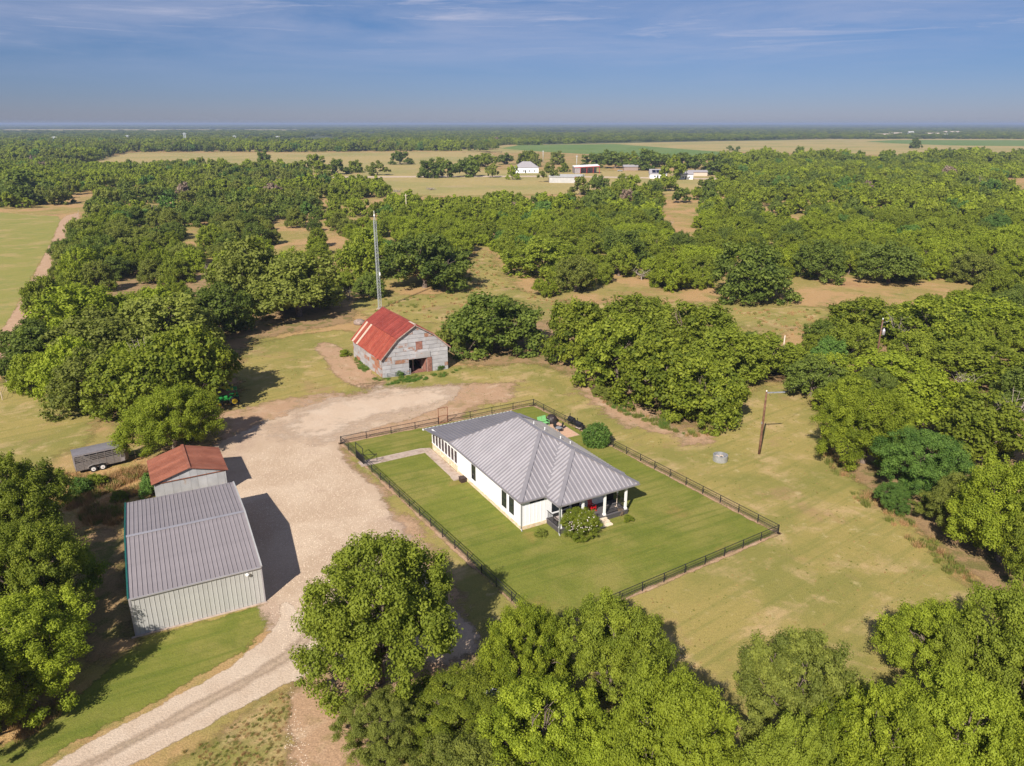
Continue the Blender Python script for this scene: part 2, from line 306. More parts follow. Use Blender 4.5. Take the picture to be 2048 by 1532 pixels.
LEAF = [leaf_mat('mid_green_leaves', (0.115, 0.155, 0.015), (0.315, 0.350, 0.036), (0.245, 0.290, 0.032)),
        leaf_mat('yellow_green_leaves', (0.135, 0.178, 0.012), (0.370, 0.420, 0.036), (0.30, 0.355, 0.032)),
        leaf_mat('dark_green_leaves', (0.078, 0.118, 0.020), (0.215, 0.265, 0.042), (0.17, 0.215, 0.036)),
        leaf_mat('olive_leaves', (0.122, 0.148, 0.026), (0.290, 0.310, 0.055), (0.24, 0.265, 0.048)),
        leaf_mat('fresh_green_leaves', (0.068, 0.138, 0.024), (0.190, 0.300, 0.055), (0.15, 0.25, 0.05)),
        leaf_mat('brown_twigs', (0.16, 0.115, 0.075), (0.28, 0.21, 0.15), (0.24, 0.17, 0.12), 0.1)]
# ------------------------------------------------------------------ mesh helpers
class MB:
    def __init__(s): s.v = []; s.f = []
    def add(s, vs, fs):
        o = len(s.v); s.v += [tuple(map(float, x)) for x in vs]; s.f += [tuple(o + i for i in f) for f in fs]; return s
    def box(s, x0, y0, z0, x1, y1, z1):
        return s.add([(x0, y0, z0), (x1, y0, z0), (x1, y1, z0), (x0, y1, z0), (x0, y0, z1), (x1, y0, z1), (x1, y1, z1), (x0, y1, z1)],
                     [(3, 2, 1, 0), (4, 5, 6, 7), (0, 1, 5, 4), (1, 2, 6, 5), (2, 3, 7, 6), (3, 0, 4, 7)])
    def bar(s, a, b, w, h, up=(0, 0, 1)):
        a = np.array(a, float); b = np.array(b, float); d = b - a; d /= np.linalg.norm(d)
        u = np.array(up, float); sx_ = np.cross(d, u)
        if np.linalg.norm(sx_) < 1e-4: sx_ = np.cross(d, [1, 0, 0])
        sx_ /= np.linalg.norm(sx_); u = np.cross(sx_, d)
        vs = [p + sx_ * w / 2 * i + u * h / 2 * j for p in (a, b) for i, j in ((-1, -1), (1, -1), (1, 1), (-1, 1))]
        return s.add(vs, [(0, 1, 2, 3), (7, 6, 5, 4), (0, 4, 5, 1), (1, 5, 6, 2), (2, 6, 7, 3), (3, 7, 4, 0)])
    def tube(s, pts, rs, n=6, cap=True):
        pts = [np.array(p, float) for p in pts]
        if isinstance(rs, (int, float)): rs = [rs] * len(pts)
        vs = []; fs = []
        for i, p in enumerate(pts):
            d = pts[min(i + 1, len(pts) - 1)] - pts[max(i - 1, 0)]; d /= (np.linalg.norm(d) + 1e-9)
            a = np.cross(d, [0, 0, 1]) if abs(d[2]) < 0.95 else np.cross(d, [1, 0, 0])
            a /= np.linalg.norm(a); b = np.cross(d, a)
            vs += [p + rs[i] * (cos(2 * pi * k / n) * a + sin(2 * pi * k / n) * b) for k in range(n)]
        for i in range(len(pts) - 1):
            for k in range(n):
                fs.append((i * n + k, i * n + (k + 1) % n, (i + 1) * n + (k + 1) % n, (i + 1) * n + k))
        if cap: fs += [tuple(range(n))[::-1], tuple((len(pts) - 1) * n + k for k in range(n))]
        return s.add(vs, fs)
    def lathe(s, prof, n=16, c=(0, 0, 0), cap=True):
        vs = []; fs = []
        for r, z in prof: vs += [(c[0] + r * cos(2 * pi * k / n), c[1] + r * sin(2 * pi * k / n), c[2] + z) for k in range(n)]
        for i in range(len(prof) - 1):
            for k in range(n): fs.append((i * n + k, i * n + (k + 1) % n, (i + 1) * n + (k + 1) % n, (i + 1) * n + k))
        if cap: fs += [tuple(range(n))[::-1], tuple((len(prof) - 1) * n + k for k in range(n))]
        return s.add(vs, fs)
    def prism(s, poly, dirv):
        """poly: 3-D outline, extruded along dirv"""
        n = len(poly); d = np.array(dirv, float); top = [np.array(p, float) + d for p in poly]
        return s.add(list(poly) + top, [tuple(range(n))[::-1], tuple(range(n, 2 * n))] + [(i, (i + 1) % n, n + (i + 1) % n, n + i) for i in range(n)])
    def build(s, name, mat, parent=None, loc=None, rot=None, smooth=False, bevel=0):
        me = bpy.data.meshes.new(name); me.from_pydata(s.v, [], s.f); me.validate()
        import bmesh as _b
        bm = _b.new(); bm.from_mesh(me); _b.ops.recalc_face_normals(bm, faces=bm.faces)
        if bevel: _b.ops.bevel(bm, geom=bm.edges[:], offset=bevel, segments=1, affect='EDGES')
        bm.to_mesh(me); bm.free()
        if smooth: me.polygons.foreach_set('use_smooth', [True] * len(me.polygons))
        if mat is not None: me.materials.append(M[mat] if isinstance(mat, str) else mat)
        return link(name, me, parent, loc, rot)
def link(name, data, parent=None, loc=None, rot=None):
    o = bpy.data.objects.new(name, data); COL.objects.link(o)
    if parent is not None: o.parent = parent
    if loc is not None: o.location = loc
    if rot is not None: o.rotation_euler = (0, 0, rot) if isinstance(rot, (int, float)) else rot
    return o
def thing(name, label, cat, loc=(0, 0, 0), rz=0.0, group=None):
    return tag(link(name, None, None, loc, rz), label, cat, group)
def tag(o, label, cat, group=None):
    o['label'] = label; o['category'] = cat
    if group: o['group'] = group
    return o
def kind(o, k): o['kind'] = k; return o
def copy_tree(o, parent=None):
    c = o.copy(); COL.objects.link(c); c.parent = parent
    for ch in list(o.children): copy_tree(ch, c)
    return c
def fast_mesh(name, verts, faces4, mats, tint=None, attr='tint', smooth=False):
    me = bpy.data.meshes.new(name); verts = np.asarray(verts, np.float32); faces4 = np.asarray(faces4, np.int32)
    k = faces4.shape[1]
    me.vertices.add(len(verts)); me.vertices.foreach_set('co', verts.ravel())
    me.loops.add(faces4.size); me.loops.foreach_set('vertex_index', faces4.ravel())
    me.polygons.add(len(faces4)); me.polygons.foreach_set('loop_start', np.arange(0, faces4.size, k, dtype=np.int32))
    me.polygons.foreach_set('loop_total', np.full(len(faces4), k, np.int32))
    if smooth: me.polygons.foreach_set('use_smooth', np.ones(len(faces4), bool))
    me.update(calc_edges=True)
    if tint is not None:
        a = me.attributes.new(attr, 'FLOAT', 'FACE' if len(tint) == len(faces4) else 'POINT'); a.data.foreach_set('value', np.asarray(tint, np.float32))
    for m in mats: me.materials.append(m)
    return me

# ------------------------------------------------------------------ polygons on the ground
def seg_sd(pts, poly):
    """signed distance, positive inside"""
    poly = np.asarray(poly, float); a = poly; b = np.roll(poly, -1, 0); x = pts[:, 0]; y = pts[:, 1]
    best = np.full(len(pts), 1e9); inside = np.zeros(len(pts), bool)
    for (ax, ay), (bx, by) in zip(a, b):
        dx, dy = bx - ax, by - ay; L = dx * dx + dy * dy + 1e-12
        tt = np.clip(((x - ax) * dx + (y - ay) * dy) / L, 0, 1)
        best = np.minimum(best, np.hypot(x - ax - tt * dx, y - ay - tt * dy))
        if ay != by: inside ^= ((ay > y) != (by > y)) & (x < (bx - ax) * (y - ay) / (by - ay + 1e-15) + ax)
    return np.where(inside, best, -best)
def chaikin(p, n=2):
    p = np.asarray(p, float)
    for _ in range(n):
        q = np.roll(p, -1, 0); p = np.stack([p * .75 + q * .25, p * .25 + q * .75], 1).reshape(-1, 2)
    return p
def wpoly(px): return np.array([G(x, y)[:2] for x, y in px])
def sheet(name, px, mat, z, feather=1.0, cell=0.6, smooth=2, world=False):
    poly = np.asarray(px, float) if world else wpoly(px)
    if smooth: poly = chaikin(poly, smooth)
    lo = poly.min(0) - feather * 1.6; hi = poly.max(0) + feather * 1.6
    nx = int((hi[0] - lo[0]) / cell) + 2; ny = int((hi[1] - lo[1]) / cell) + 2
    gx, gy = np.meshgrid(lo[0] + np.arange(nx) * cell, lo[1] + np.arange(ny) * cell)
    pts = np.stack([gx.ravel(), gy.ravel()], 1); sd = seg_sd(pts, poly) / feather
    i = np.arange((ny - 1) * (nx - 1)); r = i // (nx - 1); c = i % (nx - 1); q = r * nx + c
    f = np.stack([q, q + 1, q + nx + 1, q + nx], 1); f = f[(sd[f] > -1.5).any(1)]
    used = np.unique(f); mp_ = np.zeros(len(pts), np.int64); mp_[used] = np.arange(len(used))
    v = np.c_[pts[used], np.full(len(used), z)]
    me = fast_mesh(name, v, mp_[f], [M[mat]], np.clip(sd[used], -1.6, 1.6), 'w')
    return kind(link(name, me), 'structure')

# base sheet, reaching past the horizon
g_ = MB().add([(-30000, -200, 0), (30000, -200, 0), (30000, 1500, 0), (-30000, 1500, 0)], [(0, 1, 2, 3)]); kind(g_.build('ground', 'ground'), 'structure')
g_ = MB().add([(-60000, 1500, 0), (60000, 1500, 0), (60000, 60000, 0), (-60000, 60000, 0)], [(0, 1, 2, 3)]); kind(g_.build('distant_plain', 'far'), 'structure')

sheet('pasture_field', [(-300, 425), (0, 425), (115, 432), (122, 440), (105, 480), (60, 560), (20, 640), (-60, 760), (-300, 1100)], 'field', 0.004, 1.2, 1.0, 0)
sheet('farm_track', [(-40, 800), (-80, 770), (20, 640), (62, 560), (106, 480), (122, 434), (160, 424), (158, 440), (135, 480), (98, 560), (70, 640), (40, 700)], 'track', 0.008, 0.9, 0.5, 1)
sheet('dry_grass_verge', [(-60, 1000), (-60, 860), (40, 700), (80, 640), (150, 700), (170, 800), (210, 860), (150, 900), (60, 960)], 'mown', 0.008, 2.5, 0.8)
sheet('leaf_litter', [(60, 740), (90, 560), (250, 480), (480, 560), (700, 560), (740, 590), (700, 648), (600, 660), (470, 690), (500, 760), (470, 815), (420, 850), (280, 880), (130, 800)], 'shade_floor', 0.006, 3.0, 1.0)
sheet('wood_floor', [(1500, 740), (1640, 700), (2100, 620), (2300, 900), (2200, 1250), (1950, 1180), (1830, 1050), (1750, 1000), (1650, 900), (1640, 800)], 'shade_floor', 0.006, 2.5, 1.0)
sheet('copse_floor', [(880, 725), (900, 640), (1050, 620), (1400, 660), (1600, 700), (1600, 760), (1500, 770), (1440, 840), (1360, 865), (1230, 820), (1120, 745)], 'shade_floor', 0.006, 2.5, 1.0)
sheet('mown_grass', [(480, 690), (620, 665), (720, 660), (800, 700), (900, 740), (1060, 722), (1160, 750), (1250, 820), (1380, 880), (1480, 830), (1500, 770), (1620, 760), (1640, 860), (1680, 930), (1760, 1010), (1830, 1060), (1950, 1180), (2100, 1330), (2000, 1532), (1100, 1640), (760, 1560), (700, 1300), (640, 1000), (600, 900), (430, 900), (420, 850), (480, 810)], 'mown', 0.010, 2.2, 0.9)
sheet('meadow_path', [(700, 600), (760, 588), (930, 592), (945, 500), (985, 500), (1000, 560), (1100, 598), (1250, 612), (1400, 600), (1500, 614), (1660, 610), (1660, 640), (1560, 660), (1560, 690), (1500, 650), (1300, 640), (1090, 640), (900, 650), (720, 640)], 'mown', 0.008, 2.5, 1.2)
sheet('bare_dirt_strip', [(625, 690), (660, 682), (705, 712), (770, 765), (760, 775), (700, 782), (665, 735)], 'dirt', 0.014, 0.9, 0.4)
sheet('dirt_edge', [(1180, 760), (1250, 800), (1380, 860), (1440, 870), (1400, 890), (1250, 842), (1130, 780)], 'dirt', 0.013, 3.0, 0.6)
sheet('worn_ground', [(430, 900), (435, 830), (500, 815), (640, 790), (860, 770), (930, 770), (1040, 760), (1040, 785), (950, 815), (900, 850), (700, 880), (690, 905), (770, 990), (830, 1060), (880, 1130), (960, 1230), (900, 1400), (800, 1500), (700, 1532), (560, 1532), (620, 1300), (600, 1200), (500, 1100)], 'dirt', 0.014, 2.2, 0.5)
sheet('gravel_yard', [(440, 930), (430, 890), (470, 870), (560, 830), (640, 800), (760, 782), (860, 772), (925, 770), (915, 792), (880, 820), (780, 850), (690, 868), (670, 890), (700, 930), (770, 1000), (800, 1060), (830, 1110), (880, 1190), (950, 1240), (960, 1300), (860, 1330), (760, 1330), (650, 1330), (600, 1290), (560, 1290), (540, 1240), (470, 1100)], 'gravel', 0.018, 1.3, 0.4)
sheet('driveway', [(560, 1190), (640, 1250), (660, 1310), (610, 1350), (500, 1400), (380, 1470), (270, 1532), (150, 1600), (0, 1600), (120, 1515), (250, 1450), (400, 1368), (500, 1310), (560, 1250)], 'caliche', 0.022, 0.55, 0.25, 2)
sheet('driveway_middle', [(640, 1262), (590, 1312), (500, 1366), (390, 1425), (250, 1498), (120, 1570), (80, 1570), (235, 1492), (380, 1415), (490, 1356), (575, 1303), (620, 1258)], 'middle_strip', 0.027, 0.45, 0.2)
sheet('parking_apron', [(560, 835), (680, 795), (800, 778), (915, 772), (890, 800), (770, 840), (640, 870), (560, 880)], 'apron', 0.020, 2.6, 0.4)
sheet('dirt_spur', [(600, 1350), (660, 1330), (700, 1420), (700, 1532), (760, 1640), (540, 1640), (590, 1500), (580, 1420)], 'dirt', 0.020, 1.0, 0.3)
sheet('roadside_grass', [(-60, 1560), (-60, 1470), (60, 1430), (180, 1380), (260, 1290), (300, 1270), (540, 1205), (548, 1222), (500, 1290), (400, 1352), (250, 1435), (120, 1500), (40, 1560)], 'lawn', 0.012, 1.0, 0.4)
sheet('rough_verge', [(300, 1560), (420, 1475), (520, 1415), (600, 1360), (606, 1380), (575, 1440), (580, 1532), (560, 1600), (320, 1600)], 'mown', 0.016, 1.0, 0.3)
sheet('tall_grass', [(60, 980), (60, 950), (150, 950), (290, 905), (300, 960), (310, 1000), (246, 1010), (246, 1060), (160, 1060), (60, 1060)], 'dry', 0.012, 1.2, 0.4)
sheet('dry_bank', [(-60, 1420), (40, 1420), (150, 1395), (100, 1450), (-60, 1520)], 'dry', 0.014, 1.0, 0.4)
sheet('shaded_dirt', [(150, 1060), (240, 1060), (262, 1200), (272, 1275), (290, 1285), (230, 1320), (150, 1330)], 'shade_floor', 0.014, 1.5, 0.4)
FEN = [G(682, 887), G(1067, 811), G(1556, 1067), np.array([2.66, 48.68, 0])]
sheet('yard_lawn', [p[:2] for p in FEN], 'lawn', 0.026, 0.35, 0.5, 0, True)

for i_, (a_, b_) in enumerate(zip(FEN, FEN[1:] + FEN[:1])):
    a2_, b2_ = a_[:2], b_[:2]; d_ = (b2_ - a2_) / np.linalg.norm(b2_ - a2_); n_ = np.array([-d_[1], d_[0]])
    sheet('fence_strip', [a2_ - n_ * .16 - d_ * .2, b2_ - n_ * .16 + d_ * .2, b2_ + n_ * .22 + d_ * .2, a2_ + n_ * .22 - d_ * .2], 'dirt', 0.031, 0.22, 0.2, 0, True)
def beltpoly(x0, y0, x1, y1, n=8, amp=4):
    r = random.Random(int(x0 + y0)); top = [(x0 + (x1 - x0) * i / n, y0 + r.uniform(-amp, amp) * .3) for i in range(n + 1)]
    bot = [(x1 - (x1 - x0) * i / n, y1 + r.uniform(-amp, amp) * .5) for i in range(n + 1)]
    return top + bot
sheet('hay_field', [(160, 322), (260, 306), (600, 306), (980, 303), (1000, 320), (960, 335), (800, 348), (600, 345), (380, 335)], 'stubble', 0.004, 8, 8, 0)
sheet('far_stubble_field', [(900, 300), (1000, 291), (1400, 283), (1700, 278), (2200, 276), (2200, 312), (1900, 312), (1600, 306), (1300, 300), (1000, 306)], 'stubble', 0.004, 12, 14, 0)
sheet('crop_field', [(1000, 297), (1040, 290), (1230, 288), (1340, 296), (1420, 302), (1560, 311), (1330, 318), (1170, 308), (1080, 303)], 'crop', 0.012, 6, 8, 0)
sheet('crop_strip', [(1730, 283), (1790, 280), (2200, 281), (2200, 293), (1900, 291), (1800, 287)], 'crop', 0.012, 8, 14, 0)
sheet('pale_clearing', [(590, 352), (760, 346), (1000, 340), (1480, 345), (1440, 385), (1200, 388), (1040, 388), (900, 392), (760, 385), (640, 372)], 'stubble', 0.005, 5, 5, 0)
sheet('gravel_lane', [(480, 354), (800, 352.2), (1100, 351.2), (1480, 357.5), (1480, 360), (1100, 353.6), (800, 354.8), (480, 357)], 'caliche', 0.02, 2, 3, 0)
sheet('horizon_field', [(0, 258.5), (180, 258), (600, 259), (600, 262), (300, 263), (0, 264)], 'stubble', 0.01, 60, 90, 0)
for q_, (a_, b_, c_, d_) in enumerate(((0, 266.5, 130, 268), (150, 264.5, 420, 266), (20, 271, 90, 272.5), (300, 272, 420, 273), (90, 285, 150, 287), (1180, 268, 1300, 269), (1500, 266, 1700, 267.5), (1850, 264, 2060, 266))):
    sheet('plain_field', [(a_, b_), (c_, b_ - .4), (c_ + 8, d_), (a_ - 8, d_ + .3)], 'stubble', 0.01, 25, 45, 0)
sheet('right_horizon_field', [(1700, 262), (1900, 258), (2100, 257), (2100, 262), (1900, 263)], 'stubble', 0.01, 60, 90, 0)
# ------------------------------------------------------------------ trees
def crown_mesh(name, seed, n_leaf, leaf, R=5.0, H=7.5, lobes=11, lift=0.10, sub=14, ragged=0.5, flat=0.0, cs=(0.10, 0.21), low=0.33):
    """leaf-sized faces spread over clumps on the boughs of a crown of radius R and height H"""
    r = np.random.default_rng(seed)
    az = np.arange(lobes) * 2.399 + r.uniform(0, 1, lobes); e = np.arcsin(np.clip(np.linspace(-0.12, 1.0, lobes) + r.normal(0, .10, lobes), -0.25, 1))
    dist = r.uniform(0.50, 0.72, lobes)
    cz = lift * H + (H * (1 - lift)) * low
    cen = np.stack([np.cos(e) * np.cos(az) * dist * R, np.cos(e) * np.sin(az) * dist * R, cz + np.sin(e) * (H - cz) * (0.66 - flat * .1) + (e < .35) * r.uniform(-.16, .12, lobes) * H], 1)
    rad = r.uniform(0.28, 0.44, lobes) * R
    C, T, W_ = [], [], []
    for i in range(lobes):
        k = sub; z = r.uniform(-0.75, 1, k); a = r.uniform(0, 2 * pi, k); h = np.sqrt(1 - z * z)
        d = np.stack([h * np.cos(a), h * np.sin(a), z * .85], 1)
        q = cen[i] + d * rad[i] * r.uniform(0.72, 1.0 + ragged * .35, (k, 1))
        keep = np.ones(k, bool)
        for j in range(lobes):
            if j != i: keep &= np.linalg.norm((q - cen[j]) / rad[j], axis=1) > 0.62
        q = q[keep & (q[:, 2] > 0.25)]
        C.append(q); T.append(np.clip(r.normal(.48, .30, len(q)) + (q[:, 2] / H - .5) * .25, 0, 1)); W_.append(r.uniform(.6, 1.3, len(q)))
    C = np.concatenate(C); T = np.concatenate(T); W_ = np.concatenate(W_); n = len(C)
    cr_ = r.uniform(cs[0], cs[1], n) * R
    w = cr_ ** 2 * W_; idx = r.choice(n, n_leaf, p=w / w.sum())
    out_ = C - np.array([0, 0, H * .35]); out_ /= np.linalg.norm(out_, axis=1)[:, None]
    ax_ = out_ + r.normal(0, .7, (n, 3)) + [0, 0, .25]; ax_ /= np.linalg.norm(ax_, axis=1)[:, None]; st_ = r.uniform(.7, 1.9, n)
    g_ = r.normal(0, 1, (n_leaf, 3)); g_ *= np.minimum(1, 2.3 / np.linalg.norm(g_, axis=1))[:, None]; g_ = g_ * .45 + (g_ * ax_[idx]).sum(1, keepdims=True) * ax_[idx] * (st_[idx] - 1)[:, None] * .45
    d = g_ / (np.linalg.norm(g_, axis=1)[:, None] + 1e-6)
    p = C[idx] + g_ * cr_[idx][:, None] * [1, 1, .85]
    p[:, 2] = np.maximum(p[:, 2], 0.15)
    nrm = d + r.normal(0, 0.55, (n_leaf, 3)) + [0, 0, 0.45]; nrm /= np.linalg.norm(nrm, axis=1)[:, None]
    t1 = np.cross(nrm, r.normal(0, 1, (n_leaf, 3))); t1 /= np.linalg.norm(t1, axis=1)[:, None]; t2 = np.cross(nrm, t1)
    s = leaf * r.uniform(0.65, 1.35, (n_leaf, 1))
    v = np.stack([p - t1 * s * .55, p + t2 * s * .40 - t1 * s * .1, p + t1 * s * .60, p - t2 * s * .40 + t1 * s * .05], 1).reshape(-1, 3)
    f = np.arange(n_leaf * 4).reshape(-1, 4)
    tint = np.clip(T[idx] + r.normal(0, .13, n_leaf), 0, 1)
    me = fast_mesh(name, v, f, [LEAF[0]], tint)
    return me, cen, H
def trunk_mesh(name, seed, cen, H, r0=0.26, bare=0.0, n=6):
    r = random.Random(seed); m = MB(); th = H * 0.2
    base = [np.array([0, 0, -0.1]), np.array([r.uniform(-.1, .1), r.uniform(-.1, .1), th * .5]), np.array([r.uniform(-.2, .2), r.uniform(-.2, .2), th])]
    m.tube(base, [r0 * 1.35, r0, r0 * .85], n + 2)
    for i, c in enumerate(cen):
        c = np.array(c); a = base[2]; mid = a * .5 + c * .5 + np.array([r.uniform(-.5, .5), r.uniform(-.5, .5), r.uniform(-.1, .5)])
        end = a + (c - a) * (1.18 + bare)
        rr = r0 * r.uniform(.34, .55)
        m.tube([a, mid, end], [rr, rr * .6, rr * .16], n - 1)
        for k in range(3):
            b = mid + (end - mid) * r.uniform(.1, .8); q = b + np.array([r.uniform(-1, 1), r.uniform(-1, 1), r.uniform(-.1, .9)]) * H * .17
            m.tube([b, (b + q) / 2 + np.array([0, 0, .15]), q], [rr * .35, rr * .22, rr * .06], 4)
    me = bpy.data.meshes.new(name); me.from_pydata(m.v, [], m.f); me.materials.append(M['bark']); return me
CR = {'A': [], 'B': [], 'C': []}
for i in range(6):
    me, cen, H = crown_mesh('crown', 100 + i, 125000, 0.122, lobes=[15, 18, 13, 19, 14, 17][i], sub=38, ragged=[.6, .85, .5, .5, .9, .7][i], cs=(.045, .135))
    CR['A'].append((me, trunk_mesh('trunk', i, cen, H)))
for i in range(6):
    me, cen, H = crown_mesh('crown', 200 + i, 19000, 0.29, lobes=[12, 15, 10, 16, 13, 14][i], sub=28, ragged=[.5, .8, .6, .5, .8, .7][i], lift=.0, cs=(.06, .16), low=.27)
    CR['B'].append((me, trunk_mesh('trunk', 20 + i, cen, H, n=5)))
for i in range(5):
    me, cen, H = crown_mesh('crown', 300 + i, 3600, 0.62, H=6.8, lobes=[6, 8, 5, 9, 7][i], sub=9, ragged=.6, lift=0, low=.27)
    CR['C'].append((me, trunk_mesh('trunk', 40 + i, cen[:3], H, n=4)))

PLACED = []          # (x, y, radius) of trees put down one by one
TREES = []
HUE = ['mid green', 'yellow green', 'dark green', 'olive', 'fresh bright green', 'brown bare']
def put_tree(x, y, rad, hgt, k, lod, label=None, group=None, vi=None, rz=None, sx=None):
    me, tm = CR[lod][rng.integers(len(CR[lod])) if vi is None else vi % len(CR[lod])]
    t = thing('tree', label or 'tree', 'tree', (x, y, 0), rng.uniform(0, 6.28) if rz is None else rz, group)
    H0 = 6.8 if lod == 'C' else 7.5
    s = (rad / 5.0 * rng.uniform(.93, 1.07), rad / 5.0 * rng.uniform(.93, 1.07), hgt / H0)
    if sx: s = (s[0] * sx, s[1] / sx, s[2])
    c = link('crown', me, t); c.scale = s; b = link('trunk', tm, t); b.scale = s
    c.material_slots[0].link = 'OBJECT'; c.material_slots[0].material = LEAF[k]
    PLACED.append((x, y, rad)); TREES.append(t); return t
def tree_px(xc, yv, w, yt, k, label, group=None, lod=None, vi=None, kf=0.42):
    g0 = G(xc, yv); d0 = np.linalg.norm(g0 - [0, 0, CAM_H]); wm = w / F_PX * (d0 * 1.02)
    dirv = g0[:2] / np.linalg.norm(g0[:2]); c = g0[:2] + dirv * wm * kf
    wm = w / F_PX * float((np.array([c[0], c[1], wm * .4]) - [0, 0, CAM_H]) @ CF)
    hs = np.linspace(1.5, 22, 200); q = P(np.stack([np.full(200, c[0]), np.full(200, c[1]), hs], 1))[:, 1]
    h = hs[np.argmin(abs(q - yt - 0.03 * (yv - yt)))]
    h = float(np.clip(h, wm * .42, wm * 1.5))
    d = np.linalg.norm(c)
    return put_tree(c[0], c[1], wm / 2, h, k, lod or ('A' if d < 95 else 'B' if d < 300 else 'C'), label, group, vi)

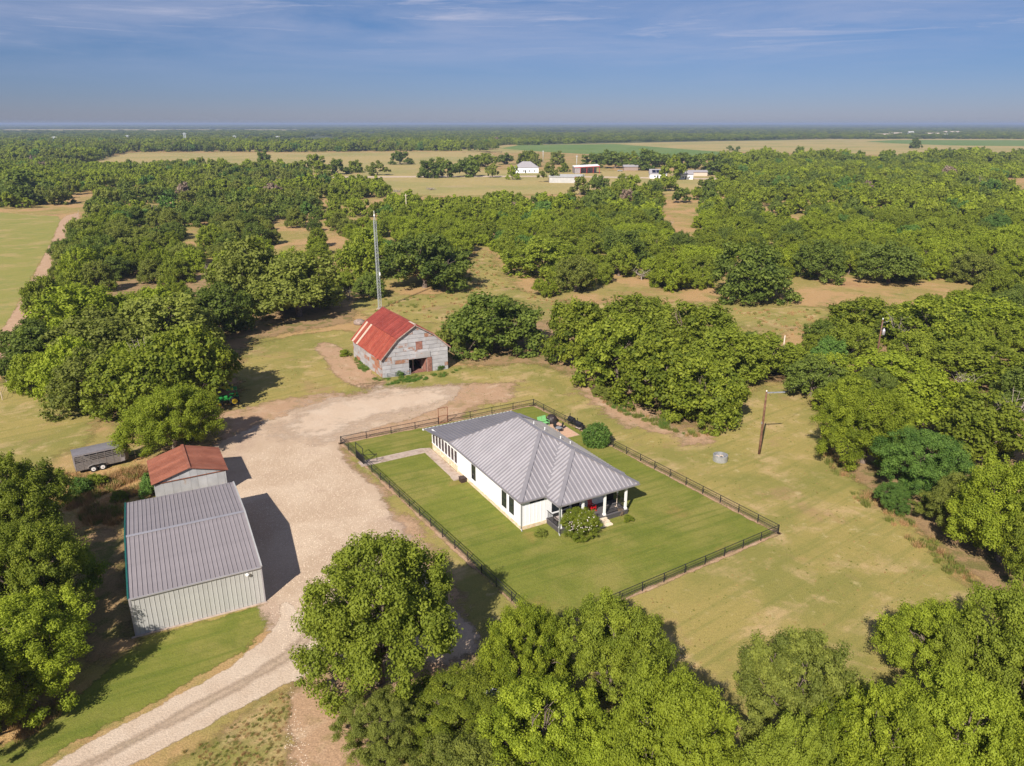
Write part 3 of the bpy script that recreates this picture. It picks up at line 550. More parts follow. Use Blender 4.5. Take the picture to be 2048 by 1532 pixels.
FARL = ['just left of the low brownish outbuilding', 'behind the open red trimmed shed', 'directly behind the low brownish outbuilding', 'behind the house with solar panels', 'behind the far white cottage', 'behind the low beige building', 'right of the low beige building', 'in front of the right end of the lane', 'in front of the solar panel house',
 'between the solar panel house and the metal barn', 'in front of the metal barn', 'with thin crown behind the far white house', 'left behind the far white house', 'in the back of the row left of the far house', 'at the left end of the pale clearing', 'second from the left end of the pale clearing', 'third from the left end of the pale clearing', 'at the near edge of the hay field above the brush pile', 'on the far left end of the lane', 'standing small and alone before the solar panel house', 'at the far right end of the dark line', 'small in the back of the row by the hay field']
T_ = [
 # x, visible foot y, width, top y, kind, label
 (768, 1480, 345, 1085, 0, 'big broad tree standing between the metal garage and the black yard fence', 0),
 (1050, 1460, 175, 1210, 1, 'loose crowned tree hanging over the near corner of the black fence', 1),
 (1215, 1490, 255, 1205, 0, 'full green tree just outside the near corner of the fenced yard', 2),
 (930, 1560, 260, 1395, 0, 'mid green tree below the big tree by the driveway', 3),
 (770, 1570, 190, 1410, 3, 'olive scrubby tree beside the bare dirt at the bottom edge', 4),
 (1080, 1690, 300, 1390, 1, 'yellow green tree at the bottom edge below the fence corner', 5),
 (1315, 1730, 265, 1345, 1, 'bright yellow green tree casting its shadow on the mown grass', 0),
 (1215, 1740, 280, 1480, 1, 'low yellow green tree cut by the bottom edge, in front of the bright one', 2),
 (940, 1740, 240, 1490, 3, 'olive tree cut by the bottom edge beside the dirt spur', 3),
 (1570, 1600, 270, 1290, 3, 'olive round tree standing out into the mown grass at the bottom', 4),
 (1700, 1760, 280, 1400, 1, 'yellow green tree at the bottom edge right of the olive round tree', 5),
 (1850, 1440, 225, 1215, 1, 'tree on the right throwing a ragged shadow onto the mown grass', 1),
 (1975, 1530, 270, 1180, 0, 'tall mid green tree at the lower right edge of the photo', 0),
 (1880, 1680, 280, 1360, 1, 'yellow green tree in the lower right corner thicket', 3),
 (2060, 1760, 260, 1400, 1, 'rightmost tree of the bottom right corner thicket', 4),
 (1540, 1800, 240, 1440, 0, 'darker tree cut by the bottom edge between two bright ones', 2),
 (50, 1165, 240, 915, 0, 'tree with bare lower limbs at the left edge beside the tall dry grass', 5),
 (105, 1310, 230, 1050, 0, 'mid green tree left of the metal garage', 1),
 (70, 1480, 290, 1215, 1, 'fluffy yellow green tree at the left edge, level with the garage front', 3),
 (-70, 1330, 230, 1010, 2, 'dark tree cut by the left edge behind the fluffy one', 2),
 (-60, 1600, 230, 1300, 0, 'tree in the bottom left corner, mostly outside the photo', 4),
 (358, 938, 184, 775, 1, 'tree leaning over the rust roofed shed', 1),
 (195, 852, 165, 700, 3, 'olive tree directly behind the stock trailer', 4),
 (290, 862, 190, 690, 0, 'mid green tree between the trailer and the shed tree', 0),
 (400, 840, 225, 645, 0, 'broad tree shading the green tractor', 3),
 (85, 765, 150, 645, 2, 'darker tree at the left edge of the wood by the field track', 2),
 (220, 770, 220, 610, 3, 'olive tree in the middle of the wood behind the trailer', 5),
 (340, 750, 220, 580, 3, 'olive tree in the wood behind the tractor tree', 1),
 (175, 690, 170, 565, 1, 'yellow green tree bordering the bare field track', 4),
 (440, 690, 160, 560, 2, 'dark tree on the edge of the wood facing the barn', 0),
 (600, 655, 215, 505, 3, 'large olive tree left of the rusty barn', 2),
 (510, 640, 160, 470, 3, 'olive tree behind the large one left of the barn', 4),
 (850, 592, 190, 462, 2, 'dark dense tree right of the radio tower with a shadow beside it', 3),
 (735, 565, 120, 450, 0, 'mid green tree standing behind the radio tower', 5),
 (985, 722, 195, 578, 2, 'dark olive tree just right of the rusty barn', 1),
 (900, 712, 70, 640, 3, 'small olive tree touching the right corner of the barn', 2),
 (1150, 592, 96, 505, 3, 'airy pale green tree standing alone in the meadow', 0),
 (1085, 562, 150, 468, 0, 'round green tree behind the airy pale one', 3),
 (1160, 745, 165, 590, 0, 'leftmost tree of the copse behind the house', 2),
 (1230, 790, 190, 620, 0, 'tree at the near left front of the copse behind the house', 0),
 (1320, 850, 215, 670, 0, 'large front tree of the copse, nearest the patio', 3),
 (1400, 868, 165, 700, 0, 'low front tree of the copse spreading toward the power pole', 1),
 (1270, 700, 170, 585, 0, 'back left tree of the copse behind the house', 4),
 (1370, 740, 190, 595, 0, 'tallest back tree of the copse behind the house', 5),
 (1440, 790, 170, 650, 0, 'right hand tree of the copse, left of the power pole', 2),
 (1515, 765, 140, 660, 0, 'low tree at the right end of the copse', 0),
 (1585, 752, 95, 690, 0, 'small round tree between the copse and the bright green one', 3),
 (1500, 615, 180, 478, 2, 'dark spreading tree in front of the far wood beyond the copse', 1),
 (1245, 548, 110, 455, 2, 'dark green tree left of the meadow opening', 2),
 (1640, 570, 110, 478, 2, 'blue green upright tree on the edge of the far wood', 4),
 (1775, 578, 130, 478, 2, 'dark broad tree on the far wood edge above the right meadow', 5),
 (1940, 575, 90, 500, 3, 'brownish olive tree at the right end of the far wood edge', 0),
 (1830, 1020, 190, 865, 4, 'fresh blue green feathery tree at the edge of the right wood', 3),
 (1778, 1035, 66, 965, 4, 'small fresh green bush at the foot of the feathery tree', 1),
 (1720, 960, 190, 775, 1, 'front left tree of the right wood, nearest the power pole', 0),
 (1690, 850, 130, 750, 1, 'lighter tree at the tip of the right wood above the mown strip', 5),
 (1840, 900, 190, 740, 1, 'bright tree inside the right wood behind the feathery one', 2),
 (1950, 960, 210, 790, 0, 'tree inside the right wood near the right edge', 4),
 (1985, 1175, 230, 920, 1, 'tall yellow green tree bordering the mown grass at the right edge', 0),
 (1900, 1090, 150, 950, 3, 'olive tree between the feathery tree and the tall one at the edge', 2),
 (2080, 1230, 200, 960, 0, 'tree on the right edge behind the tall yellow green one', 5),
 (1650, 750, 85, 672, 4, 'small bright green tree left of the transformer pole', 2),
 (1720, 690, 150, 592, 0, 'tree with a pale forked trunk behind the transformer pole', 3),
 (1770, 790, 160, 700, 1, 'yellow green tree at the foot of the transformer pole', 0),
 (1850, 720, 170, 590, 0, 'mid green tree right of the transformer pole', 1),
 (1950, 790, 190, 680, 0, 'tree in the upper part of the right wood', 5),
 (1960, 690, 180, 590, 1, 'yellow green tree on the upper right edge of the right wood', 4),
 (2060, 860, 170, 700, 2, 'dark tree on the right photo edge in the right wood', 2),
 (50, 395, 110, 340, 2, 'dark tree beyond the pale green field on the left', 1),
 (40, 415, 75, 362, 2, 'smaller dark tree at the far corner of the pale green field', 3),
 (800, 330, 52, 302, 2, 'round tree standing by the hay field, left of the far white house', 0),
 (560, 345, 0, 0, 0, '', 0),
 (632, 338, 42, 308, 0, 'single round tree at the near edge of the hay field', 0),
 (530, 337, 36, 301, 2, 'dark round tree on the near edge of the hay field', 1),
 (860, 357, 52, 318, 2, 'tree left of the far white house, second in the row', 1),
 (895, 357, 46, 320, 2, 'tree in the row left of the far white house', 2),
 (935, 355, 60, 314, 2, 'big dark tree at the head of the row left of the far house', 3),
 (985, 356, 28, 325, 3, 'slender olive tree just left of the far white house', 4),
 (1025, 360, 28, 330, 1, 'light green tree touching the corner of the far white house', 0),
 (1098, 366, 46, 326, 3, 'pale olive tree between the far white house and the metal barns', 2),
 (1197, 388, 52, 346, 2, 'dark tree in front of the far metal barn', 3),
 (1230, 338, 66, 302, 2, 'large dark tree behind the open red trimmed shed', 4),
 (1290, 342, 72, 298, 2, 'large dark tree between the open shed and the solar roof', 1),
 (1345, 362, 52, 310, 0, 'tree right of the solar roofed house', 2),
 (1390, 345, 60, 308, 2, 'tree behind the low far house on the right', 0),
 (1055, 330, 50, 298, 0, 'tree directly behind the far white house', 3),
 (970, 335, 60, 305, 0, 'tree behind and left of the far white house', 4),
 (1115, 330, 36, 302, 3, 'olive tree behind the far house, right side', 1),
 (1128, 345, 26, 325, 0, 'small tree beside the silo tank', 1),
 (1830, 297, 24, 276, 2, 'lone tree in the far field on the right', 1),
 (1460, 301, 16, 291, 2, 'small lone tree at the left of the far stubble', 0),
 (1476, 301, 13, 292, 2, 'second small lone tree at the left of the far stubble', 2),
]
for (x, yv, w, yt, k, lb, vi) in T_:
    if w == 0: continue
    tree_px(x, yv, w, yt, k, lb, vi=vi)

for n_, (x, yv, w, yt, k) in enumerate([(1185, 336, 48, 306, 2), (1215, 330, 50, 300, 2), (1262, 334, 54, 303, 0), (1318, 336, 60, 302, 2), (1368, 335, 56, 304, 2), (1415, 338, 58, 306, 0), (1440, 352, 60, 315, 2), (1455, 372, 62, 328, 0), (1330, 384, 52, 345, 0),
        (1262, 388, 50, 348, 0), (1160, 392, 44, 352, 3), (1070, 334, 30, 305, 3), (1010, 330, 44, 306, 2), (945, 334, 40, 308, 2), (640, 352, 44, 320, 0), (675, 350, 50, 318, 2), (712, 346, 36, 320, 0), (755, 352, 46, 322, 3), (605, 346, 40, 318, 0), (1245, 366, 22, 346, 0), (1480, 345, 60, 312, 0), (880, 338, 34, 314, 0)]):
    tree_px(x, yv, w, yt, k, '%s tree %s' % (HUE[k], ['of the dark line right of the open shed', 'of the row left of the far farmstead', 'among the far farm buildings'][0 if x > 1180 and yv < 345 else 1 if x < 960 else 2]) + ', number %s from the left' % ['one', 'two', 'three', 'four', 'five', 'six', 'seven', 'eight', 'nine', 'ten', 'eleven', 'twelve', 'thirteen', 'fourteen', 'fifteen', 'sixteen', 'seventeen', 'eighteen', 'nineteen', 'twenty', 'twenty one', 'twenty two'][n_] if 0 else '%s tree %s' % (HUE[k], FARL[n_]), 'trees round the far farmstead', vi=n_)
# scattered woodland: individuals for what shows largest, one scatter for the rest
CLEAR = [
 [(-200, 420), (0, 420), (165, 422), (175, 440), (110, 560), (78, 640), (30, 720), (-10, 1000), (-400, 1000)],
 [(165, 334), (200, 318), (260, 304), (620, 304), (985, 301), (1000, 332), (985, 345), (960, 350), (800, 360), (640, 360), (600, 342), (560, 336), (420, 336), (300, 338), (200, 342)],
 [(600, 350), (760, 345), (830, 345), (960, 318), (1440, 318), (1440, 350), (1470, 372), (1380, 394), (1230, 380), (1200, 396), (1100, 392), (1040, 418), (985, 405), (900, 418), (860, 414), (780, 398), (745, 372), (640, 366)],
 [(990, 322), (985, 303), (1000, 292), (1230, 285), (1420, 283), (1700, 278), (2300, 274), (2300, 322), (2048, 321), (1900, 317), (1740, 326), (1680, 318), (1580, 322), (1540, 318), (1490, 320), (1440, 318), (1400, 330), (1240, 330), (1200, 340), (1120, 345), (1060, 335)],
 [(470, 660), (600, 662), (700, 648), (722, 606), (745, 598), (930, 598), (950, 570), (935, 500), (985, 498), (1005, 560), (1110, 600), (1180, 600), (1210, 565), (1190, 520), (1215, 510), (1225, 555), (1330, 580), (1410, 590), (1480, 620), (1590, 615), (1600, 565), (1990, 560), (1985, 610), (1870, 600), (1740, 600), (1645, 645), (1635, 690), (1560, 700), (1400, 640), (1100, 640), (1080, 745), (1250, 830), (1400, 900), (1470, 830), (1500, 775), (1620, 762), (1620, 870), (1750, 1010), (1900, 1180), (2100, 1500), (2100, 3000), (-1000, 3000), (-1000, 1300), (0, 1000), (100, 870), (250, 880), (450, 830), (500, 760)],
 [(1316, 432), (1398, 428), (1380, 492), (1350, 470), (1338, 500)],
 [(360, 470), (388, 470), (470, 590), (425, 600)],
 [(1980, 362), (2100, 355), (2100, 385), (2000, 385)],
 [(1050, 398), (1110, 398), (1100, 412), (1055, 410)],
]
def scatter(d0, d1, s, xs=0.76, pad=14):
    ys = np.arange(d0, d1, s); out = []
    for y in ys:
        hw = y * xs + pad; n = int(2 * hw / s)
        x = -hw + (np.arange(n) + .5) * s + rng.uniform(-.42, .42, n) * s
        out.append(np.stack([x, y + rng.uniform(-.42, .42, n) * s, np.full(n, s)], 1))
    return np.concatenate(out)
S_ = np.concatenate([scatter(95, 340, 7.4), scatter(340, 720, 8.6), scatter(720, 1560, 12.5)])
px = P(np.c_[S_[:, :2], np.zeros(len(S_))])
keep = np.ones(len(S_), bool)
for c in CLEAR: keep &= seg_sd(px, c) < 0
keep &= ~((px[:, 1] > 600) & (px[:, 0] > 470) & (px[:, 0] < 1490))
for (x, y, r) in PLACED: keep &= np.hypot(S_[:, 0] - x, S_[:, 1] - y) > r * 0.95 + S_[:, 2] * .25
# thin patches and gaps
import mathutils
def nz(x, y, s): return mathutils.noise.noise((x * s, y * s, 3.3))
gap = np.array([nz(a[0], a[1], 0.018) for a in S_])
far = S_[:, 1] > 700
keep &= ~((gap > 0.20) & (rng.uniform(size=len(S_)) < .72)) & (rng.uniform(size=len(S_)) < .93)
keep &= ~((S_[:, 1] > 1250) & (gap > .0) & (rng.uniform(size=len(S_)) < .5))
S_ = S_[keep]; px = px[keep]; gap = gap[keep]
kind_n = np.array([nz(a[0] + 500, a[1], 0.012) + 0.9 * nz(a[0], a[1] - 300, 0.05) for a in S_]) + rng.normal(0, .18, len(S_))
left = px[:, 0] < 700
kk = np.where(kind_n > 0.28, 1, np.where(kind_n > -0.05, 0, np.where(kind_n > -0.26, np.where(left, 3, 0), np.where(rng.uniform(size=len(S_)) < .6, 2, 3))))
kk = np.where(~left & (kk == 3) & (px[:, 0] > 1000), 1, kk)
u_ = rng.uniform(size=len(S_)); kk = np.where(u_ < .03, 4, kk); kk = np.where((u_ > .993) & (S_[:, 1] > 260), 5, kk)
rad = S_[:, 2] * rng.uniform(.36, .72, len(S_)); hgt = rad * rng.uniform(1.15, 1.65, len(S_)) + .4
hgt = np.where(left & (S_[:, 1] < 200), hgt * 1.1, hgt)
vis = (px[:, 0] > -60) & (px[:, 0] < 2110) & (px[:, 1] < 1800)
size = rad / np.hypot(S_[:, 0], S_[:, 1]) * vis
order = np.argsort(-size); n_ind = 300 - len(TREES)
LM = [('the radio tower', 755, 500), ('the far left field corner', 160, 430), ('the transformer pole', 1750, 720), ('the lone power pole', 1520, 830), ('the far white house', 1055, 345), ('the small clearing of the right wood', 1355, 450),
      ('the narrow clearing of the left wood', 410, 510), ('the right end of the meadow', 1960, 580), ('the hay field', 450, 330), ('the dead pale tree', 1960, 390), ('the airy pale tree', 1150, 550), ('the track fence', 80, 640), ('the barn', 790, 690)]
ORD = ['nearest', 'second', 'third', 'fourth', 'fifth', 'sixth', 'seventh', 'eighth', 'ninth', 'tenth', 'eleventh', 'twelfth', 'thirteenth', 'fourteenth', 'fifteenth', 'sixteenth', 'seventeenth', 'eighteenth', 'nineteenth', 'twentieth']
buckets = {}
for i in order[:n_ind]:
    pxx, pyy = px[i]; q_ = min(range(len(LM)), key=lambda j_: (LM[j_][1] - pxx) ** 2 + (2.2 * (LM[j_][2] - pyy)) ** 2); dx_, dy_ = pxx - LM[q_][1], 2.2 * (pyy - LM[q_][2])
    dr = ('right of' if dx_ > 0 else 'left of') if abs(dx_) > abs(dy_) else ('in front of' if dy_ > 0 else 'behind')
    sz = 'large' if rad[i] > 4.9 else 'small' if rad[i] < 3.9 else 'middling'
    buckets.setdefault((q_, dr, int(kk[i]), sz), []).append((dx_ * dx_ + dy_ * dy_, i))
for (q_, dr, k, sz), lst in buckets.items():
    for n_, (_, i) in enumerate(sorted(lst)):
        x, y = S_[i, :2]
        lab = '%s %s %s tree %s %s' % (ORD[min(n_, 19)], sz, HUE[k], dr, LM[q_][0])
        put_tree(x, y, rad[i], hgt[i], k, 'A' if y < 80 else 'B' if y < 300 else 'C', lab, 'trees of the woods')
rest = order[n_ind:]

# prototypes for the scatter: kept in a collection that is not part of the scene
def proto_collection(name, items):
    c = bpy.data.collections.new(name)
    for i, (me, mat) in enumerate(items):
        o = bpy.data.objects.new('%s_%02d' % (name, i), me); c.objects.link(o)
        if mat is not None:
            o.material_slots[0].link = 'OBJECT'; o.material_slots[0].material = mat
    return c
def scatter_obj(name, pts, scl, rot, idx, col, label, cat):
    me = bpy.data.meshes.new(name); me.vertices.add(len(pts)); me.vertices.foreach_set('co', np.asarray(pts, np.float32).ravel())
    a = me.attributes.new('scl', 'FLOAT_VECTOR', 'POINT'); a.data.foreach_set('vector', np.asarray(scl, np.float32).ravel())
    a = me.attributes.new('rot', 'FLOAT_VECTOR', 'POINT'); a.data.foreach_set('vector', np.c_[np.zeros((len(pts), 2)), rot].astype(np.float32).ravel())
    a = me.attributes.new('idx', 'INT', 'POINT'); a.data.foreach_set('value', np.asarray(idx, np.int32))
    o = link(name, me); kind(o, 'stuff')
    if label: o['label'] = label; o['category'] = cat
    ng = bpy.data.node_groups.new(name, 'GeometryNodeTree')
    ng.interface.new_socket('Geometry', in_out='INPUT', socket_type='NodeSocketGeometry'); ng.interface.new_socket('Geometry', in_out='OUTPUT', socket_type='NodeSocketGeometry')
    def N(t): return ng.nodes.new(t)
    i_, o_ = N('NodeGroupInput'), N('NodeGroupOutput'); ip = N('GeometryNodeInstanceOnPoints'); ci = N('GeometryNodeCollectionInfo')
    ci.inputs['Collection'].default_value = col; ci.inputs['Separate Children'].default_value = True; ci.inputs['Reset Children'].default_value = True
    def at(nm, ty):
        n = N('GeometryNodeInputNamedAttribute'); n.data_type = ty; n.inputs['Name'].default_value = nm; return [s for s in n.outputs if s.enabled][0]
    L = ng.links.new
    L(i_.outputs[0], ip.inputs['Points']); L(ci.outputs[0], ip.inputs['Instance']); ip.inputs['Pick Instance'].default_value = True
    L(at('idx', 'INT'), ip.inputs['Instance Index']); L(at('scl', 'FLOAT_VECTOR'), ip.inputs['Scale'])
    L(at('rot', 'FLOAT_VECTOR'), ip.inputs['Rotation']); L(ip.outputs[0], o_.inputs[0])
    md = o.modifiers.new('scatter', 'NODES'); md.node_group = ng; return o
tp = proto_collection('wood_tree', [(CR['C'][v][0], LEAF[k]) for k in range(6) for v in range(5)])
tb = proto_collection('near_wood_tree', [(CR['B'][v][0], LEAF[k]) for k in range(6) for v in range(6)])
nr = rest[S_[rest, 1] < 300]; fr = rest[S_[rest, 1] >= 300]
def sc3(i, H0): return np.stack([rad[i] / 5, rad[i] / 5 * rng.uniform(.85, 1.15, len(i)), hgt[i] / H0], 1)
scatter_obj('woodland', np.c_[S_[fr, :2], np.zeros(len(fr))], sc3(fr, 6.8), rng.uniform(0, 6.28, len(fr)), kk[fr] * 5 + rng.integers(0, 5, len(fr)), tp, 'mass of green woodland stretching to the far fields', 'woodland')
if len(nr): scatter_obj('wood_edge', np.c_[S_[nr, :2], np.zeros(len(nr))], sc3(nr, 7.5), rng.uniform(0, 6.28, len(nr)), kk[nr] * 6 + rng.integers(0, 6, len(nr)), tb, 'small trees filling the gaps of the near woods', 'woodland')
# far plain: clumps of wood out to the horizon
D1 = scatter(1560, 3600, 24, .74, 30); D2 = scatter(3600, 9000, 62, .72, 60); D3 = scatter(9000, 20000, 190, .72, 100)
D_ = np.concatenate([D1, D2, D3]); gp = np.array([nz(a[0], a[1], 0.0022) + .5 * nz(a[0], a[1], .009) for a in D_])
pd = P(np.c_[D_[:, :2], np.zeros(len(D_))]); kf = gp < 0.22
for c in ([(985, 303), (1000, 290), (1230, 285), (1420, 281), (1480, 281), (1700, 274), (2300, 272), (2300, 320), (985, 320)], [(0, 258), (600, 258.6), (600, 262), (0, 264)]): kf &= seg_sd(pd, c) < 0
kf |= (np.abs(pd[:, 1] - 276.5) < 1.6) & (pd[:, 0] > 1240)
D_ = D_[kf]
sD = np.stack([D_[:, 2] / 11, D_[:, 2] / 11, rng.uniform(.9, 1.6, len(D_)) * (1 + (D_[:, 2] > 100) * .8)], 1)
scatter_obj('distant_woods', np.c_[D_[:, :2], np.zeros(len(D_))], sD, rng.uniform(0, 6.28, len(D_)), rng.choice([0, 2, 3], len(D_), p=[.4, .4, .2]) * 5 + rng.integers(0, 5, len(D_)), tp, 'hazy dark woods on the plain toward the horizon', 'woods')
# ------------------------------------------------------------------ white house
HA = G(1042.7, 1060.8); HZ = R_(29.2)
def to_local(x, y, z=0, o=HA, rz=HZ):
    d = G(x, y, z)[:2] - np.array(o[:2]); return d[0] * cos(rz) + d[1] * sin(rz), -d[0] * sin(rz) + d[1] * cos(rz)
house = thing('white_house', 'white farmhouse with grey ribbed metal hip roof inside the black fence', 'house', (HA[0], HA[1], 0), HZ)
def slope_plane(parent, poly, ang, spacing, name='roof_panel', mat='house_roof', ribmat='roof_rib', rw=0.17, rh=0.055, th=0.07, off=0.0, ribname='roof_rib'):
    poly = [np.array(p, float) for p in poly]
    m = MB().prism([p - [0, 0, th] for p in poly], (0, 0, th)); pl = m.build(name, mat, parent)
    a, b, c = poly[0], poly[1], poly[2]; n = np.cross(b - a, c - a); n /= np.linalg.norm(n); n = n if n[2] > 0 else -n
    zf = lambda x, y: a[2] - (n[0] * (x - a[0]) + n[1] * (y - a[1])) / n[2]
    d = np.array([cos(ang), sin(ang)]); e = np.array([-d[1], d[0]])
    P2 = np.array([p[:2] for p in poly]); s = P2 @ e; r = MB(); k = math.floor(s.min() / spacing) + 1
    while k * spacing + off < s.max():
        q = k * spacing + off; hits = []
        for i in range(len(P2)):
            p0, p1 = P2[i], P2[(i + 1) % len(P2)]; s0, s1 = p0 @ e - q, p1 @ e - q
            if (s0 > 0) != (s1 > 0):
                pp = p0 + (p1 - p0) * s0 / (s0 - s1); hits.append(pp @ d)
        hits.sort()
        for h0, h1 in zip(hits[::2], hits[1::2]):
            if h1 - h0 > 0.3:
                A_ = d * (h0 + .03) + e * q; B_ = d * (h1 - .03) + e * q
                r.bar((A_[0], A_[1], zf(*A_) + rh / 2), (B_[0], B_[1], zf(*B_) + rh / 2), rw, rh, n)
        k += 1
    if r.f: r.build(ribname, ribmat, parent)
    return pl
X0, X1, Y0, EZ, RZ_, RX = -0.3, 12.3, -0.3, 3.3, 7.05, 6.0
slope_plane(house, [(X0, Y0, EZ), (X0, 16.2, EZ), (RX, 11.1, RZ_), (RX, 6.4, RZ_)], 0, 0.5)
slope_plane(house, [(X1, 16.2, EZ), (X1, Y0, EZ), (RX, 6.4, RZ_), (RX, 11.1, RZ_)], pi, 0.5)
slope_plane(house, [(X0, 16.2, EZ), (X1, 16.2, EZ), (RX, 11.1, RZ_)], pi / 2, 0.5, mat='shade_roof', ribmat='shade_rib')
slope_plane(house, [(X0, 16.2, EZ - .002), (X1, 16.2, EZ - .002), (11.9, 23.3, 2.42), (-0.6, 23.3, 2.42)], pi / 2, 0.5, mat='shade_roof', ribmat='shade_rib')
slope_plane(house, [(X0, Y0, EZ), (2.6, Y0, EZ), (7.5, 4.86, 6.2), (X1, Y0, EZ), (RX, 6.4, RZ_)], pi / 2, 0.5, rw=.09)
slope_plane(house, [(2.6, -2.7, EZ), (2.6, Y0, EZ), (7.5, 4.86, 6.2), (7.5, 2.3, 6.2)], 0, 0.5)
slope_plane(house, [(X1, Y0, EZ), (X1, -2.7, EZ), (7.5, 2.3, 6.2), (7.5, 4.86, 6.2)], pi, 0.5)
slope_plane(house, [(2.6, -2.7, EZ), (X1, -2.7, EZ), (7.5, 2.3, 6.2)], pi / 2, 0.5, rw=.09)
def cap(a, b, w=0.34, mat='roof_cap', nm='ridge_cap', dz=.05): MB().bar(np.array(a) + [0, 0, dz], np.array(b) + [0, 0, dz], w, 0.035).build(nm, mat, house)
cap((X0, Y0, EZ), (RX, 6.4, RZ_), .42, nm='hip_cap'); cap((X1, Y0, EZ), (RX, 6.4, RZ_), .42, nm='hip_cap'); cap((RX, 6.4, RZ_), (RX, 11.1, RZ_))
cap((RX, 11.1, RZ_), (X1, 16.2, EZ), .2, nm='hip_cap'); cap((2.6, -2.7, EZ), (7.5, 2.3, 6.2), .42, nm='hip_cap'); cap((X1, -2.7, EZ), (7.5, 2.3, 6.2), .42, nm='hip_cap')
cap((7.5, 2.3, 6.2), (7.5, 4.86, 6.2)); cap((2.6, Y0, EZ), (7.5, 4.86, 6.2), .26, nm='valley_flashing', dz=.035)
cap((X0, 16.2, EZ), (RX, 11.1, RZ_), .1, nm='hip_cap')
# gutters and fascia
g = MB(); g.bar((X0 - .06, Y0 - .06, EZ - .06), (X0 - .06, 16.2, EZ - .06), .12, .12).bar((X0 - .06, Y0 - .06, EZ - .06), (2.54, Y0 - .06, EZ - .06), .12, .12)
g.bar((2.54, -2.76, EZ - .06), (2.54, Y0 - .12, EZ - .06), .12, .12).bar((2.54, -2.76, EZ - .06), (X1 + .06, -2.76, EZ - .06), .12, .12).build('gutter', 'roof_cap', house)
MB().bar((-.6, 23.32, 2.36), (11.9, 23.32, 2.36), .06, .16).build('fascia', 'white_trim', house)
MB().box(-.68, 23.2, 2.26, -.5, 23.4, 2.42).build('fascia_end', 'white_trim', house)
MB().box(X0 + .02, Y0 + .02, 3.14, X1 - .02, 16.1, 3.19).box(2.62, -2.66, 3.14, X1 - .02, -.3, 3.185).build('soffit', 'white_trim', house)
for (x, y) in ((7.2, 9.8), (8.1, 8.9), (8.9, 6.9), (9.6, 6.0)):
    zz = RZ_ - (x - 6) * .595
    MB().lathe([(.05, 0), (.05, .28), (.08, .29), (.08, .34)], 8, (x, y, zz - .02)).build('vent_pipe', 'chimney_grey', house)
# walls
MB().box(0, 0, 0.42, 11.2, 14.7, 3.14).build('wall', 'white_siding', house)
MB().box(-.05, -.05, 0, 2.9, .3, .42).box(-.05, .3, 0, .3, 14.7, .42).build('stone_foundation', 'stone', house)
b = MB()
for i in range(33): b.box(-.025, .1 + i * .44, .45, -.001, .135 + i * .44, 3.12)
for i in range(7): b.box(.12 + i * .42, -.025, .45, .155 + i * .42, -.001, 3.12)
kind(b.build('siding_batten', 'white_trim', house), 'stuff')
MB().box(-.035, -.035, .42, .1, .1, 3.14).build('corner_trim', 'white_trim', house)
def window_x(y0, y1, z0, z1):
    f = MB()
    for a in ((y0, z0, y1, z0 + .07), (y0, z1 - .07, y1, z1), (y0, z0 + .07, y0 + .07, z1 - .07), (y1 - .07, z0 + .07, y1, z1 - .07), (y0 + .07, (z0 + z1) / 2 - .035, y1 - .07, (z0 + z1) / 2 + .035)):
        f.box(-.07, a[0], a[1], -.002, a[2], a[3])
    w = f.build('window', 'black_metal', house)
    for zz in ((z0 + .07, (z0 + z1) / 2 - .035), ((z0 + z1) / 2 + .035, z1 - .07)): MB().box(-.035, y0 + .07, zz[0], -.012, y1 - .07, zz[1]).build('pane', 'glass', w)
    MB().box(-.022, y0 - .09, z0 - .1, -.0035, y1 + .09, z1 + .1).build('window_trim', 'white_trim', w)
window_x(10.0, 10.95, .98, 2.72); window_x(3.0, 3.95, .98, 2.72); window_x(1.45, 2.4, .98, 2.72)
w = MB().box(.95, -.06, 2.74, 2.55, -.003, 3.02).build('window', 'black_metal', house); MB().box(1.0, -.075, 2.79, 2.5, -.062, 2.97).build('pane', 'glass', w)
for xx, yy in ((-.09, -.09), (2.72, -2.62)):
    MB().tube([(xx, yy, 3.2), (xx, yy, .25), (xx - .0, yy - .22, .05)], .05, 6).build('downspout', 'galv', house)
# sunroom
MB().box(.02, 14.72, 0, 11.2, 22.0, .92).build('stone_wall', 'stone', house)
MB().box(-.03, 14.7, .92, 11.25, 22.05, 1.0).build('window_sill', 'white_trim', house)
MB().box(.6, 14.7, 1.0, 11.0, 21.5, 2.3).build('sunroom_interior', 'inside_dark', house)
for i in range(9):
    y = 14.72 + i * .9
    MB().box(.0, y - (.01 if i else 0), 1.0, .14, y + .15, 2.62).build('mullion', 'white_trim', house)
    if i < 8:
        wd = MB().box(.05, y + .16, 1.0, .09, y + .88, 2.55).build('window', 'screen', house)
        MB().bar((.03, y + .16, 1.78), (.03, y + .88, 1.78), .03, .04).build('window_rail', 'black_metal', wd)
MB().box(-.01, 14.7, 2.56, .16, 22.05, 2.7).build('header', 'white_trim', house)
